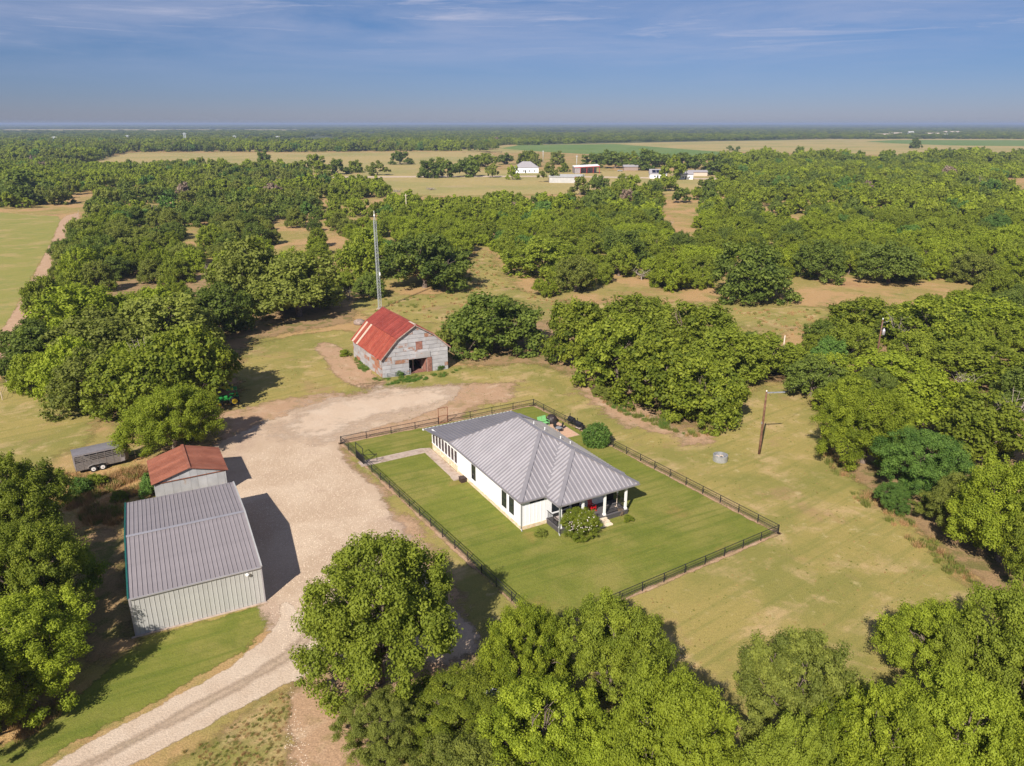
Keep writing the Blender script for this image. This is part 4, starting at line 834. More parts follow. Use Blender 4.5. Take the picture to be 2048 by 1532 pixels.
# porch
MB().box(2.9, -2.5, 0, 11.2, -.002, .5).build('porch_skirt', 'porch_paint', house)
for i in range(20): MB().box(2.86, -2.54 + i * .1275, .5, 11.24, -2.54 + i * .1275 + .118, .56).build('floor_board', 'porch_floor', house)
for x in (3.05, 5.68, 8.34, 10.98):
    MB().box(x - .1, -2.42, .56, x + .1, -2.22, 2.98).box(x - .14, -2.46, .56, x + .14, -2.18, .74).build('porch_post', 'white_trim', house)
MB().box(2.84, -2.46, 2.98, 11.24, -2.2, 3.14).box(2.84, -2.2, 2.98, 3.05, -.01, 3.14).box(11.0, -2.2, 2.98, 11.24, -.01, 3.14).build('porch_beam', 'white_trim', house)
def railing(a, b):
    a = np.array(a, float); b = np.array(b, float); L = np.linalg.norm(b - a); m = MB()
    for z in (.64, 1.46): m.bar((*a, z), (*b, z), .05, .05)
    n = int(L / .13)
    for i in range(1, n): p = a + (b - a) * i / n; m.bar((*p, .64), (*p, 1.46), .022, .022, (1, 0, 0))
    m.build('porch_railing', 'black_metal', house)
railing((2.95, -2.2), (2.95, -.05)); railing((8.46, -2.32), (10.86, -2.32)); railing((5.8, -2.32), (6.5, -2.32)); railing((3.2, -2.32), (5.56, -2.32)); railing((11.05, -2.2), (11.05, -.05))
d_ = MB().box(5.9, -.05, .56, 6.85, -.003, 2.66).build('front_door', 'black_metal', house); MB().box(6.1, -.062, 1.5, 6.65, -.051, 2.5).build('door_glass', 'glass', d_)
MB().bar((6.72, -.09, 1.35), (6.72, -.09, 1.6), .03, .03, (1, 0, 0)).build('door_handle', 'galv', d_)
for x0 in (3.5, 4.65):
    w = MB().box(x0, -.05, 1.1, x0 + .9, -.003, 2.6).build('window', 'black_metal', house); MB().box(x0 + .07, -.062, 1.17, x0 + .83, -.051, 2.53).build('pane', 'glass', w)
MB().box(9.9, -.03, .56, 11.19, -.003, 3.13).build('porch_shade_panel', 'inside_dark', house)  # dark panel: shade of the deep porch end put into its colour
# stone steps, a stack of limestone blocks
sxp, syp = to_local(1208, 1043)
steps = thing('stone_steps', 'pale limestone block steps leading up to the porch', 'steps', (HA[0] + cos(HZ) * 7.6 - sin(HZ) * -3.15, HA[1] + sin(HZ) * 7.6 + cos(HZ) * -3.15, 0), HZ)
for i, (y, z, w_) in enumerate(((-.45, 0, 1.9), (-.05, .17, 1.75), (.32, .34, 1.6))):
    MB().box(-w_ / 2, y, z, w_ / 2, .6, z + .165).build('stone_step', 'stone_block', steps, bevel=.03)
def hl(x, y, z=0): return (HA[0] + cos(HZ) * x - sin(HZ) * y, HA[1] + sin(HZ) * x + cos(HZ) * y, z)
def rocking_chair(label, loc, rz, mat, name='rocking_chair'):
    t = thing(name, label, 'chair', loc, rz)
    MB().box(-.3, -.28, .40, .3, .26, .45).build('seat', mat, t)
    k = MB()
    for i in range(5): k.bar((-.24 + i * .12, .26, .45), (-.24 + i * .12, .42, 1.2), .085, .02, (0, 1, 0))
    k.build('back_slat', mat, t); MB().bar((-.3, .43, 1.2), (.3, .43, 1.2), .05, .1).build('top_rail', mat, t)
    for s in (-1, 1):
        MB().bar((.3 * s, -.3, .66), (.3 * s, .34, .66), .09, .03).build('armrest', mat, t)
        MB().bar((.3 * s, -.26, .06), (.3 * s, -.26, .66), .05, .05, (1, 0, 0)).build('leg', mat, t); MB().bar((.3 * s, .25, .06), (.3 * s, .3, .66), .05, .05, (1, 0, 0)).build('leg', mat, t)
        MB().tube([(.3 * s, -.45, .1), (.3 * s, -.2, .03), (.3 * s, .15, .03), (.3 * s, .5, .12)], .025, 6).build('rocker', mat, t)
    return t
rocking_chair('bright red rocking chair standing on the porch of the white house', hl(7.75, -1.0, .56), HZ + .15, 'red_paint')
gr = thing('porch_grill', 'black kettle style grill on the porch left of the red chair', 'grill', hl(5.9, -1.1, .56), HZ)
MB().lathe([(.05, .55), (.26, .62), (.33, .78), (.34, .86), (.28, 1.02), (.1, 1.12), (.02, 1.13)], 16).build('bowl', 'cover', gr, smooth=True)
for k in range(3): a = k * 2.09; MB().bar((.2 * cos(a), .2 * sin(a), .62), (.34 * cos(a), .34 * sin(a), 0), .03, .03).build('leg', 'black_metal', gr)
sofa = thing('porch_daybed', 'grey cushioned daybed in the left corner of the porch', 'bench', hl(4.0, -1.2, .56), HZ)
MB().box(-.8, -.4, .25, .8, .4, .33).build('frame', 'black_metal', sofa); MB().box(-.78, -.38, .33, .78, .38, .47).build('cushion', 'cushion', sofa, bevel=.03); MB().box(-.8, .38, .3, .8, .45, .8).build('backrest', 'black_metal', sofa)
for x in (-.75, .75):
    for y in (-.35, .35): MB().box(x - .03, y - .03, 0, x + .03, y + .03, .25).build('leg', 'black_metal', sofa)
lamp = thing('porch_stand', 'slim pale stand at the right end of the porch', 'stand', hl(10.5, -1.5, .56), HZ)
MB().lathe([(.2, 0), (.2, .04), (.03, .06), (.025, 1.3), (.07, 1.35), (.09, 1.5), (.02, 1.62)], 10).build('stem', 'beige', lamp, smooth=True); MB().lathe([(.11, 1.62), (.11, 1.8), (.02, 1.85)], 10).build('head', 'white_trim', lamp)
# walk and patio
def flat(name, pts, z0, z1, mat, lab=None):
    o = MB().prism([(p[0], p[1], z0) for p in pts], (0, 0, z1 - z0)).build(name, mat); return kind(o, 'structure')
flat('concrete_walk', [hl(-9.2, 21.5), hl(-1.2, 21.55), hl(-1.2, 13.9), hl(-.06, 13.9), hl(-.06, 22.5), hl(-1.2, 23.0), hl(-9.2, 23.0)], 0, .07, 'concrete')
st = tag(MB().box(-.6, -.45, 0, .5, .45, .2).build('concrete_step', 'concrete', None, hl(-.72, 13.4), HZ, bevel=.02), 'small concrete step at the end of the walk by the wall', 'step')
bx = thing('garden_box', 'small dark brown box standing against the white wall', 'box', hl(-.5, 12.4), HZ)
MB().box(-.3, -.36, 0, .3, .36, .5).build('body', 'brown_box', bx, bevel=.02); MB().box(-.33, -.39, .5, .33, .39, .56).build('lid', 'brown_box', bx)
def paver_mat():
    m = newmat('terracotta_pavers'); t = NT(m); v = t.coord(); b = t.n('ShaderNodeTexBrick'); b.inputs['Scale'].default_value = 3.2
    b.inputs['Color1'].default_value = (0.56, 0.34, 0.22, 1); b.inputs['Color2'].default_value = (0.48, 0.27, 0.17, 1); b.inputs['Mortar'].default_value = (0.55, 0.42, 0.3, 1); b.inputs['Mortar Size'].default_value = 0.012
    t.l(v, b.inputs['Vector']); n = t.noise(v, 1.5, 5); t.out(t.principled(t.mix(t.math('MULTIPLY', n, .3), b.outputs[0], (0.62, 0.45, 0.32)), .85)); return m
M['paver'] = paver_mat()
pat = link('patio', None, None, hl(12.3, 16.6), HZ); kind(pat, 'structure')
random.seed(4)
pm = MB().box(0, .3, 0, 6.1, 5.6, .045).build('paver_base', 'concrete', pat)
pv = MB().box(-.29, -.29, 0, .29, .29, .05).build('paver', 'paver', pat)
first = True
for i in range(10):
    for j in range(9):
        o = pv if first else link('paver', pv.data, pat); first = False
        o.location = (.31 + i * .6, .62 + j * .6, .028 + random.uniform(0, .008)); o.scale = (.98, .98, 1)
# things on the patio
dome = thing('covered_fire_pit', 'large round pit under a dark dome cover at the yard fence', 'cover', (*G(1103, 845)[:2], 0))
MB().lathe([(.78, 0), (.82, .1), (.80, .4), (.70, .75), (.45, 1.05), (.16, 1.16), (.02, 1.17)], 22).build('cover_shell', 'cover', dome, smooth=True)
MB().lathe([(.84, .36), (.86, .4), (.84, .44)], 22, cap=False).build('strap', 'black_metal', dome)
for a in (3.6, 5.0): MB().lathe([(.07, 0), (.07, .04)], 8, (.6 * cos(a), .6 * sin(a), .88)).build('badge', 'cushion', dome)
bn = thing('garden_bench', 'light green double seat bench with high back on the patio', 'bench', (*G(1086, 853)[:2], 0), HZ + .1)
for s in (-1, 1):
    MB().prism([(s * .36 - .33, .2, .62), (s * .36 + .33, .2, .62), (s * .36 + .33, .42, 1.35), (s * .36 - .33, .42, 1.35)], (0, .04, 0)).build('backrest', 'green_paint', bn)
    MB().box(s * .36 - .33, -.35, .5, s * .36 + .33, .2, .55).build('seat', 'green_paint', bn)
    MB().bar((s * .75, -.35, 0), (s * .75, -.35, .8), .05, .05, (1, 0, 0)).bar((s * .75, .3, 0), (s * .75, .3, .8), .05, .05, (1, 0, 0)).bar((s * .75, -.38, .8), (s * .75, .35, .8), .06, .04).build('side_frame', 'green_paint', bn)
def smoker(x, y, rz, label, pink):
    t = thing('barbecue_smoker', label, 'barbecue', (*G(x, y)[:2], .06), rz)
    MB().tube([(-.5, 0, .85), (.5, 0, .85)], .28, 14).build('barrel', 'black_metal', t); MB().box(-.48, -.6, .68, .48, -.29, .72).build('shelf', 'black_metal', t)
    MB().box(.5, -.2, .5, .85, .2, .85).build('firebox', 'black_metal', t); MB().tube([(-.35, 0, 1.1), (-.35, 0, 1.55)], .05, 8).build('chimney', 'black_metal', t)
    for a in (-.4, .4):
        for b_ in (-.2, .2): MB().bar((a, b_, .65), (a, b_ * 1.2, 0), .04, .04).build('leg', 'black_metal', t)
    if pink: MB().box(-.4, -.25, .25, .4, .25, .5).build('crate_shelf', 'cushion', t)
smoker(1143, 850, HZ - 1.57 + .1, 'black barrel smoker on the patio, the one nearer the dome cover', False)
smoker(1158, 860, HZ - 1.4, 'black barrel smoker on the patio edge with a pale shelf below, by the round bush', True)
tb_ = thing('patio_table', 'small round grey patio table half hidden by the roof', 'table', (*G(1117, 866)[:2], .06))
MB().lathe([(.42, .68), (.42, .72)], 18).build('tabletop', 'galv', tb_); MB().lathe([(.25, 0), (.25, .03), (.03, .05), (.03, .68)], 10).build('pedestal', 'galv', tb_)
def patio_chair(x, y, rz, label):
    t = thing('patio_chair', label, 'chair', (*G(x, y)[:2], .06), rz)
    MB().box(-.24, -.24, .42, .24, .24, .45).build('seat', 'black_metal', t); MB().prism([(-.24, .24, .45), (.24, .24, .45), (.22, .36, .95), (-.22, .36, .95)], (0, .025, 0)).build('backrest', 'black_metal', t)
    for a in (-.2, .2):
        for b_ in (-.2, .2): MB().bar((a, b_, .42), (a * 1.1, b_ * 1.15, 0), .03, .03).build('leg', 'galv', t)
patio_chair(1111, 860, .3, 'grey metal patio chair left of the small round table'); patio_chair(1121, 860, -1.2, 'grey metal patio chair right of the small round table')

# ------------------------------------------------------------------ black yard fence
fence = thing('yard_fence', 'long black pipe fence with two rails round the house yard', 'fence')
pe = MB().lathe([(.045, -.02), (.045, .97), (.03, .99)], 8).build('post', 'black_metal', fence)
railm = MB().tube([(0, 0, 0), (1, 0, 0)], .033, 6).build('rail', 'black_metal', fence); usedr = [False, False]
def fpost(p, big=1.0):
    o = pe if not usedr[0] else link('post', pe.data, fence); usedr[0] = True; o.location = (p[0], p[1], 0); o.scale = (big, big, 1)
def frail(a, b, z, mat=None):
    o = railm if not usedr[1] else link('rail', railm.data, fence); usedr[1] = True
    d = np.array(b[:2]) - np.array(a[:2]); L = float(np.linalg.norm(d)); o.location = (a[0], a[1], z); o.rotation_euler = (0, 0, math.atan2(d[1], d[0])); o.scale = (L, 1, 1)
wires = MB()
def frun(a, b, sp):
    a = np.array(a[:2]); b = np.array(b[:2]); L = np.linalg.norm(b - a); n = max(1, round(L / sp))
    for i in range(n + 1): fpost(a + (b - a) * i / n, 1.35 if i in (0, n) else 1.0)
    for i in range(n):
        p, q = a + (b - a) * i / n, a + (b - a) * (i + 1) / n
        frail(p, q, .94); frail(p, q, .44)
    for z in (.12, .22, .33, .56, .68, .81): wires.bar((*a, z), (*b, z), .007, .007)
    k = int(L / .3)
    for i in range(k): p = a + (b - a) * (i + .5) / k; wires.bar((*p, .08), (*p, .92), .007, .007, (1, 0, 0))
fL, fT, fR, fN = [p[:2] for p in FEN]
ga, gb = G(720, 914)[:2], G(731.5, 928)[:2]; du = (fN - fL) / np.linalg.norm(fN - fL); ga = fL + du * ((ga - fL) @ du); gb = fL + du * ((gb - fL) @ du)
dv = (fT - fL) / np.linalg.norm(fT - fL); gc, gd = [fL + dv * ((G(x, y)[:2] - fL) @ dv) for x, y in ((874, 846), (893.5, 843))]
frun(fL, ga, 2.5); frun(gb, fN, 2.45); frun(fN, fR, 2.45); frun(fR, fT, 2.5); frun(fL, gc, 3.0); frun(gd, fT, 3.0)
wires.build('mesh_wire', 'wire', fence)
def gate(a, b, label, mat, h, leafh, name, solid):
    t = thing(name, label, 'gate', (a[0], a[1], 0), math.atan2(*(b - a)[::-1])); L = float(np.linalg.norm(b - a))
    for x in (0.02, L - .02): MB().lathe([(.045, 0), (.045, h)], 8, (x, 0, 0)).build('gate_post', mat, t)
    MB().bar((0, 0, h), (L, 0, h), .06, .06).build('top_bar', mat, t)
    lf = MB()
    for z in (.1, leafh): lf.bar((.08, 0, z), (L - .08, 0, z), .05, .05)
    for x in (.08, L - .08): lf.bar((x, 0, .1), (x, 0, leafh), .05, .05, (1, 0, 0))
    lf.build('gate_frame', mat, t)
    m = MB(); n = int((L - .2) / (.085 if solid else .13))
    for i in range(1, n): x = .08 + (L - .16) * i / n; m.bar((x, 0, .1), (x, 0, leafh), .035 if solid else .022, .02, (1, 0, 0))
    m.build('gate_picket', mat, t); return t, L
gt, L_ = gate(ga, gb, 'black walk-through gate at the end of the concrete walk', 'black_metal', 2.05, 1.05, 'walk_gate', True)
lf = MB()
for p, q in (((L_, 0, .25), (L_ + .5, 1.5, .25)), ((L_, 0, 1.2), (L_ + .5, 1.5, 1.2)), ((L_ + .5, 1.5, .2), (L_ + .5, 1.5, 1.25)), ((L_ + .05, .1, .2), (L_ + .05, .1, 1.25)), ((L_, 0, .25), (L_ + .5, 1.5, 1.2))): lf.bar(p, q, .045, .045)
lf.build('swung_gate_frame', 'black_metal', gt)
gate(gc, gd, 'tall rust brown gate with pickets in the far side of the yard fence', 'rust', 2.25, 1.1, 'rusty_gate', False)

# ------------------------------------------------------------------ rusty barn
BO = G(765.3, 755.8); BZ = R_(25.0); BW, BD = 11.0, 13.1; SK = cos(R_(96)); CK = sin(R_(96))
barn = thing('old_barn', 'old tin sided barn with a rusty red gambrel roof', 'barn', (BO[0], BO[1], 0), BZ)
def shear(m):
    m.v = [(x + y * SK, y * CK, z) for x, y, z in m.v]; return m
def clip_poly(poly, outline):
    out = [np.array(p, float) for p in poly]; n = len(outline)
    for i in range(n):
        a, b = np.array(outline[i]), np.array(outline[(i + 1) % n]); e = b - a; res = []
        for j in range(len(out)):
            p, q = out[j], out[(j + 1) % len(out)]
            sp = e[0] * (p[1] - a[1]) - e[1] * (p[0] - a[0]); sq = e[0] * (q[1] - a[1]) - e[1] * (q[0] - a[0])
            if sp >= 0: res.append(p)
            if (sp >= 0) != (sq >= 0): res.append(p + (q - p) * sp / (sp - sq))
        out = res
        if len(out) < 3: return []
    return out
PROF = [(-.32, 3.0), (2.5, 6.1), (5.55, 8.1), (8.6, 6.25), (11.35, 3.75)]
OUTL = [(0, 0), (11.0, 0), (11.0, 3.95), (8.6, 6.12), (5.55, 7.97), (2.5, 5.97), (0, 3.25)]
def sheet_rows(width, height, rh, lens, outline, holes, place, mat, name, rs):
    r = random.Random(rs); z = 0
    while z < height:
        x = -r.uniform(0, 1.5)
        while x < width:
            L = r.choice(lens); segs = [(max(x, 0), min(x + L, width))]
            for (hx0, hx1, hz0, hz1) in holes:
                if z < hz1 - .05 and z + rh > hz0 + .05:
                    ns = []
                    for a, b in segs:
                        if b <= hx0 or a >= hx1: ns.append((a, b))
                        else:
                            if a < hx0: ns.append((a, hx0))
                            if b > hx1: ns.append((hx1, b))
                    segs = ns
            for a, b in segs:
                if b - a < .15: continue
                pl = clip_poly([(a + .02, z + .02), (b - .02, z + .02), (b - .02, z + rh - .02), (a + .02, z + rh - .02)], outline)
                if len(pl) >= 3:
                    o_ = r.uniform(0, .05); place(pl, o_).build(name, mat, barn if mat.startswith('barn') else None)
            x += L
        z += rh
sheet_rows(11.0, 8.2, .65, [1.9, 2.4, 3.0, 3.6], OUTL, [(4.4, 7.4, 0, 2.6), (5.65, 6.75, 3.9, 5.2)],
           lambda pl, o: shear(MB().prism([(p[0], -.02 - o, p[1]) for p in pl], (0, -.018, 0))), 'barn_sheet', 'siding_sheet', 5)
sheet_rows(13.1, 3.25, .65, [1.3, 1.8, 2.4], [(0, 0), (13.1, 0), (13.1, 3.25), (0, 3.25)], [],
           lambda pl, o: shear(MB().prism([(-.02 - o, p[0], p[1]) for p in pl], (-.018, 0, 0))), 'barn_side', 'siding_sheet', 8)
# framed shell behind the sheets
fr_ = MB()
fr_.prism([(x, .0, z) for x, z in ((0, 0), (4.4, 0), (4.4, 2.6), (5.65, 3.9), (5.65, 5.2), (5.55, 7.97), (2.5, 5.97), (0, 3.25))], (0, .08, 0))
fr_.prism([(x, .0, z) for x, z in ((7.4, 0), (11.0, 0), (11.0, 3.95), (8.6, 6.12), (5.56, 7.97), (5.66, 5.2), (6.75, 5.2), (6.75, 3.9), (7.4, 2.6))], (0, .08, 0))
fr_.box(4.41, 0, 2.6, 7.39, .08, 3.9)
shear(fr_).build('gable_wall', 'barn_wood', barn)
shear(MB().box(0, .1, 0, .08, 13.0, 3.25)).build('side_wall', 'barn_wood', barn); shear(MB().box(10.92, .1, 0, 11.0, 13.0, 3.95)).build('side_wall', 'barn_sheet', barn)
shear(MB().prism([(x, 13.02, z) for x, z in OUTL], (0, .08, 0))).build('back_wall', 'barn_sheet', barn)
shear(MB().prism([(.1, 13.0, .01), (10.9, 13.0, .01), (10.9, .1, .01), (.1, .1, .01)], (0, 0, .02))).build('barn_floor', 'dirt_floor' if 'dirt_floor' in M else 'red_wood', barn)
shear(MB().box(5.66, -.05, 3.9, 6.74, .02, 5.2)).build('loft_door', 'red_wood', barn)
shear(MB().box(5.6, -.09, 5.2, 6.8, -.02, 5.28)).build('loft_lintel', 'red_wood', barn)
hd = shear(MB().box(4.35, -.22, 2.5, 8.0, -.06, 2.66).box(5.55, -.16, 2.68, 7.95, -.06, 3.55)).build('door_header', 'barn_side', barn)
for i in range(4): shear(MB().box(7.42 + i * .2, -.14 - (i % 2) * .02, .05, 7.6 + i * .2, -.07, 2.48)).build('sliding_door_board', 'red_wood', barn)
for x in (5.6, 7.2): shear(MB().box(x, 1.5, 0, x + .18, 1.68, 3.2)).build('inner_post', 'barn_wood', barn)
shear(MB().prism([(7.3, .12, 0), (7.36, .12, 0), (7.36, 2.6, 0), (7.3, 2.6, 0)], (0, 0, 2.4))).build('inner_partition', 'red_wood', barn)
# roof sheets, one by one
rb = random.Random(3); n_s = 21; wS = (BD + .75) / n_s
for q in range(4):
    (xa, za), (xb, zb) = PROF[q], PROF[q + 1]
    if q in (1,): za, zb = za + .03, zb + .03
    if q == 2: za += .03; zb += .03
    for i in range(n_s):
        y0 = -.4 + i * wS; pale = q == 0 and i in (n_s - 2, n_s - 5)
        lift = rb.uniform(0, .012); m = MB(); dx, dz = xb - xa, zb - za; L = math.hypot(dx, dz); nx, nz_ = -dz / L, dx / L
        if nz_ < 0: nx, nz_ = -nx, -nz_
        pts = [(xa + nx * lift, y0 + .008, za + nz_ * lift), (xb + nx * lift, y0 + .008, zb + nz_ * lift), (xb + nx * lift, y0 + wS - .008, zb + nz_ * lift), (xa + nx * lift, y0 + wS - .008, za + nz_ * lift)]
        if q in (0, 3) and rb.random() < .3:
            e_ = rb.uniform(-.14, .04); j = 0 if q == 0 else 1; k = 3 if q == 0 else 2
            for w_ in (j, k): pts[w_] = (pts[w_][0] + (dx / L) * e_ * (1 if q == 0 else -1), pts[w_][1], pts[w_][2] + (dz / L) * e_ * (1 if q == 0 else -1))
        m.prism(pts, (nx * .02, 0, nz_ * .02))
        for f_ in (.06, .5):
            yy = y0 + wS * f_
            m.bar((xa + nx * (lift + .045), yy, za + nz_ * (lift + .045)), (xb + nx * (lift + .045), yy, zb + nz_ * (lift + .045)), .12, .09, (nx, 0, nz_))
        o = shear(m).build('roof_sheet', 'beige' if pale else ('barn_red_upper' if q in (1, 2) else 'barn_red'), barn)
        if pale: o['label'] = 'bare pale roof sheet'
shear(MB().bar((5.55, -.4, 8.17), (5.55, BD + .35, 8.17), .4, .03)).build('ridge_cap', 'barn_red', barn)
shear(MB().bar((5.55, -.42, 8.2), (5.55, 1.8, 8.2), .34, .03)).build('ridge_cap', 'beige', barn)['label'] = 'pale end piece of the ridge'
# barge boards
for a, b_ in zip(PROF[:-1], PROF[1:]): shear(MB().bar((a[0], -.43, a[1] - .06), (b_[0], -.43, b_[1] - .06), .05, .14, (0, 0, 1))).build('barge_board', 'barn_wood', barn)
def bl(x, y, z=0): x2 = x + y * SK; y2 = y * CK; return (BO[0] + cos(BZ) * x2 - sin(BZ) * y2, BO[1] + sin(BZ) * x2 + cos(BZ) * y2, z)
tg = thing('tube_gate', 'grey tube farm gate leaning against the front of the old barn', 'gate', bl(.35, -.45), BZ)
for z in (.12, .34, .56, .8, 1.08): MB().tube([(0, 0, z), (4.1, 0, z)], .03, 6).build('gate_tube', 'grey_gate', tg)
for x in (0, 1.35, 2.75, 4.1): MB().bar((x, 0, .1), (x, 0, 1.1), .05, .05, (1, 0, 0)).build('gate_upright', 'grey_gate', tg)
MB().tube([(1.35, 0, 1.1), (2.0, 0, .6), (2.75, 0, .12)], .025, 6).build('gate_brace', 'grey_gate', tg)
tank = tag(MB().lathe([(.02, 0), (1.1, .02), (1.2, .3), (1.1, .65), (.6, .95), (.02, 1.0)], 16).build('old_tank', 'barn_wood', None, (*G(719, 648)[:2], 0), 0, smooth=True), 'pale rounded tank standing behind the left corner of the barn', 'tank')

# ------------------------------------------------------------------ metal garage
GO = G(272, 1272); GZ = R_(26.87); GW, GD = 9.84, 16.95
gar = thing('metal_garage', 'big grey metal building with ribbed roof, its left side dark teal', 'garage', (GO[0], GO[1], 0), GZ)
NP = 28; pw = GW / NP; EF, ERD, EB, YR = 3.5, 4.33, 3.45, 8.45
def rib_panel(w, L): return MB().box(0, 0, 0, w - .022, L, .02).prism([(w - .085, 0, .02), (w - .022, 0, .02), (w - .034, 0, .065), (w - .073, 0, .065)], (0, L, 0))
def rp(L, z0, z1, y0, nm, mat, ribw=0):
    s = math.hypot(L, z1 - z0); me = None; a = math.atan2(z1 - z0, L)
    for i in range(NP):
        if me is None: o = rib_panel(pw, s).build(nm, mat, gar); me = o.data
        else: o = link(nm, me, gar)
        o.location = (i * pw, y0, z0); o.rotation_euler = (a, 0, 0)
rp(YR + .12, EF - .01, ERD, -.12, 'roof_panel', 'garage_roof'); rp(GD - YR + .12, ERD, EB - .01, YR, 'roof_panel', 'garage_roof')
me = None
for i in range(NP):
    if me is None: o = MB().box(0, -.02, 0, pw - .010, 0, EF - .06).prism([(pw - .075, -.02, 0), (pw - .010, -.02, 0), (pw - .03, -.055, 0), (pw - .063, -.055, 0)], (0, 0, EF - .06)).build('wall_panel', 'garage_wall', gar); me = o.data
    else: o = link('wall_panel', me, gar)
    o.location = (i * pw, 0, 0)
prof = [(0, .02), (0, EF - .05), (YR, ERD - .05), (GD - .03, EB - .05), (GD - .03, .02)]
MB().prism([(.03, y + .01, z) for y, z in prof], (.06, 0, 0)).build('side_wall', 'teal', gar)
tr_ = MB()
for i in range(36):
    y = .2 + i * .465; zt = EF + (ERD - EF) * y / YR if y < YR else ERD + (EB - ERD) * (y - YR) / (GD - YR); tr_.box(-.005, y, .02, .028, y + .07, zt - .07)
tr_.build('side_wall_rib', 'teal', gar)
MB().prism([(GW - .08, y + .01, z) for y, z in prof], (.06, 0, 0)).build('side_wall', 'garage_wall', gar); MB().box(.1, GD - .06, 0, GW - .1, GD - .02, EB - .06).build('back_wall', 'garage_wall', gar)
MB().prism([(.1, .06, 0), (GW - .1, .06, 0), (GW - .1, .06, EF - .12), (.1, .06, EF - .12)], (0, .04, 0)).build('wall_liner', 'inside_dark', gar)
MB().prism([(.1, .1, EF - .12), (.1, YR, ERD - .14), (.1, GD - .1, EB - .12), (.1, GD - .1, EB - .16), (.1, YR, ERD - .18), (.1, .1, EF - .16)], (GW - .2, 0, 0)).build('roof_liner', 'inside_dark', gar)
MB().bar((0, YR, ERD + .05), (GW, YR, ERD + .05), .36, .03).build('ridge_cap', 'garage_trim', gar)
MB().bar((0, -.16, EF - .05), (GW, -.16, EF - .05), .1, .12).build('eave_gutter', 'garage_trim', gar)
for x, mt in ((-.03, 'teal'), (GW + .03, 'garage_wall')):
    for a, b_ in (((x, -.12, EF + .02), (x, YR, ERD + .05)), ((x, YR, ERD + .05), (x, GD + .1, EB + .02))): MB().bar(a, b_, .12, .14).build('rake_trim', mt, gar)
MB().box(-.04, -.06, 0, .1, .0, EF - .06).build('corner_trim', 'garage_trim', gar); MB().box(GW - .08, -.06, 0, GW + .04, 0, EF - .06).build('corner_trim', 'garage_trim', gar)
fl = MB().lathe([(.13, 0), (.16, .12), (.05, .2)], 10, (8.7, -.22, 3.02)).build('flood_light', 'white_trim', gar); MB().bar((8.7, -.02, 3.12), (8.7, -.2, 3.12), .05, .05).build('lamp_arm', 'galv', fl)
MB().box(-.3, -.25, 0, GW + .1, -.06, .05).build('footing', 'concrete', gar)

# ------------------------------------------------------------------ small shed
SO_ = np.array([-37.3, 69.22, 0]); SZ = R_(28.8)
shed = thing('tin_shed', 'small grey tin shed with a rusty brown gable roof behind the garage', 'shed', SO_, SZ)
SW, SD, SE, SA = 7.1, 6.3, 2.62, 3.66
MB().box(.06, .06, 0, SW - .06, SD - .06, SE).build('wall_core', 'barn_wood', shed)
r_ = random.Random(9); x = 0
while x < SW - .05:
    w_ = min(r_.uniform(.7, 1.1), SW - x); MB().box(x + .008, -.0, 0, x + w_ - .008, .05, SE - .1).build('siding_sheet', 'shed_sheet', shed)
    xa, xb = x + .008, x + w_ - .008; zt = lambda q: SE + (SA - SE) * (1 - abs(q - SW / 2) / (SW / 2)) - .03
    pts = [(xa, -.02, SE - .06), (xb, -.02, SE - .06), (xb, -.02, zt(xb))] + ([(SW / 2, -.02, SA - .03)] if xa < SW / 2 < xb else []) + [(xa, -.02, zt(xa))]
    MB().prism(pts, (0, .05, 0)).build('gable_sheet', 'shed_sheet', shed); x += w_
for s in (0, 1):
    yy = .0
    for i in range(6): MB().box(SW - .05 if s else 0, .06 + i * 1.03, 0, SW if s else .05, .06 + i * 1.03 + 1.01, SE - .02).build('siding_sheet', 'shed_sheet', shed)
MB().bar((-.1, -.06, SE - .08), (SW + .1, -.06, SE - .08), .06, .07).build('gable_trim', 'rust', shed)
nS = 10; ws = (SD + .5) / nS
for s in (0, 1):
    for i in range(nS):
        y0 = -.3 + i * ws; xa, xb = (-.25, SW / 2) if s == 0 else (SW + .25, SW / 2); za = SE - .03; m = MB()
        m.prism([(xa, y0 + .006, za), (xb, y0 + .006, SA + .04), (xb, y0 + ws - .006, SA + .04), (xa, y0 + ws - .006, za)], (0, 0, .02))
        for f_ in (.08, .55): m.bar((xa, y0 + ws * f_, za + .04), (xb, y0 + ws * f_, SA + .08), .08, .045)
        m.build('roof_sheet', 'shed_red', shed)
MB().bar((SW / 2, -.3, SA + .11), (SW / 2, SD + .2, SA + .11), .3, .03).build('ridge_cap', 'shed_red', shed)

# ------------------------------------------------------------------ stock trailer
TZ = R_(35.5); TO = G(153, 945.5, .4)
tr = thing('stock_trailer', 'dark grey two axle stock trailer with slatted sides', 'trailer', (TO[0], TO[1], 0), TZ)
LT, WT0, WT1, ZB, ZT = 4.75, .2, 2.35, .45, 2.42
def wall_side(y, sgn):
    MB().box(0.0, y, ZB, LT, y + .03, 1.42).build('side_panel', 'trailer_metal', tr)
    for z in (.62, .80, .98, 1.16, 1.34): MB().bar((0.02, y - .012 * sgn + (.015), z), (LT, y - .012 * sgn + .015, z), .05, .05).build('side_rib', 'trailer_metal', tr)
    for z in (1.53, 1.73, 1.93): MB().box(0.02, y, z, LT, y + .03, z + .10).build('slat', 'trailer_metal', tr)
    for x in np.linspace(0.03, LT - .03, 7): MB().box(x - .03, y - .03, ZB, x + .03, y + .05, ZT - .06).build('upright', 'trailer_edge' if x > LT - .1 or x < .1 else 'trailer_metal', tr)
    MB().box(-.02, y - .035, ZT - .2, LT, y + .05, ZT - .06).build('top_rail', 'trailer_edge', tr)
wall_side(WT0, 1); wall_side(WT1 - .03, -1)
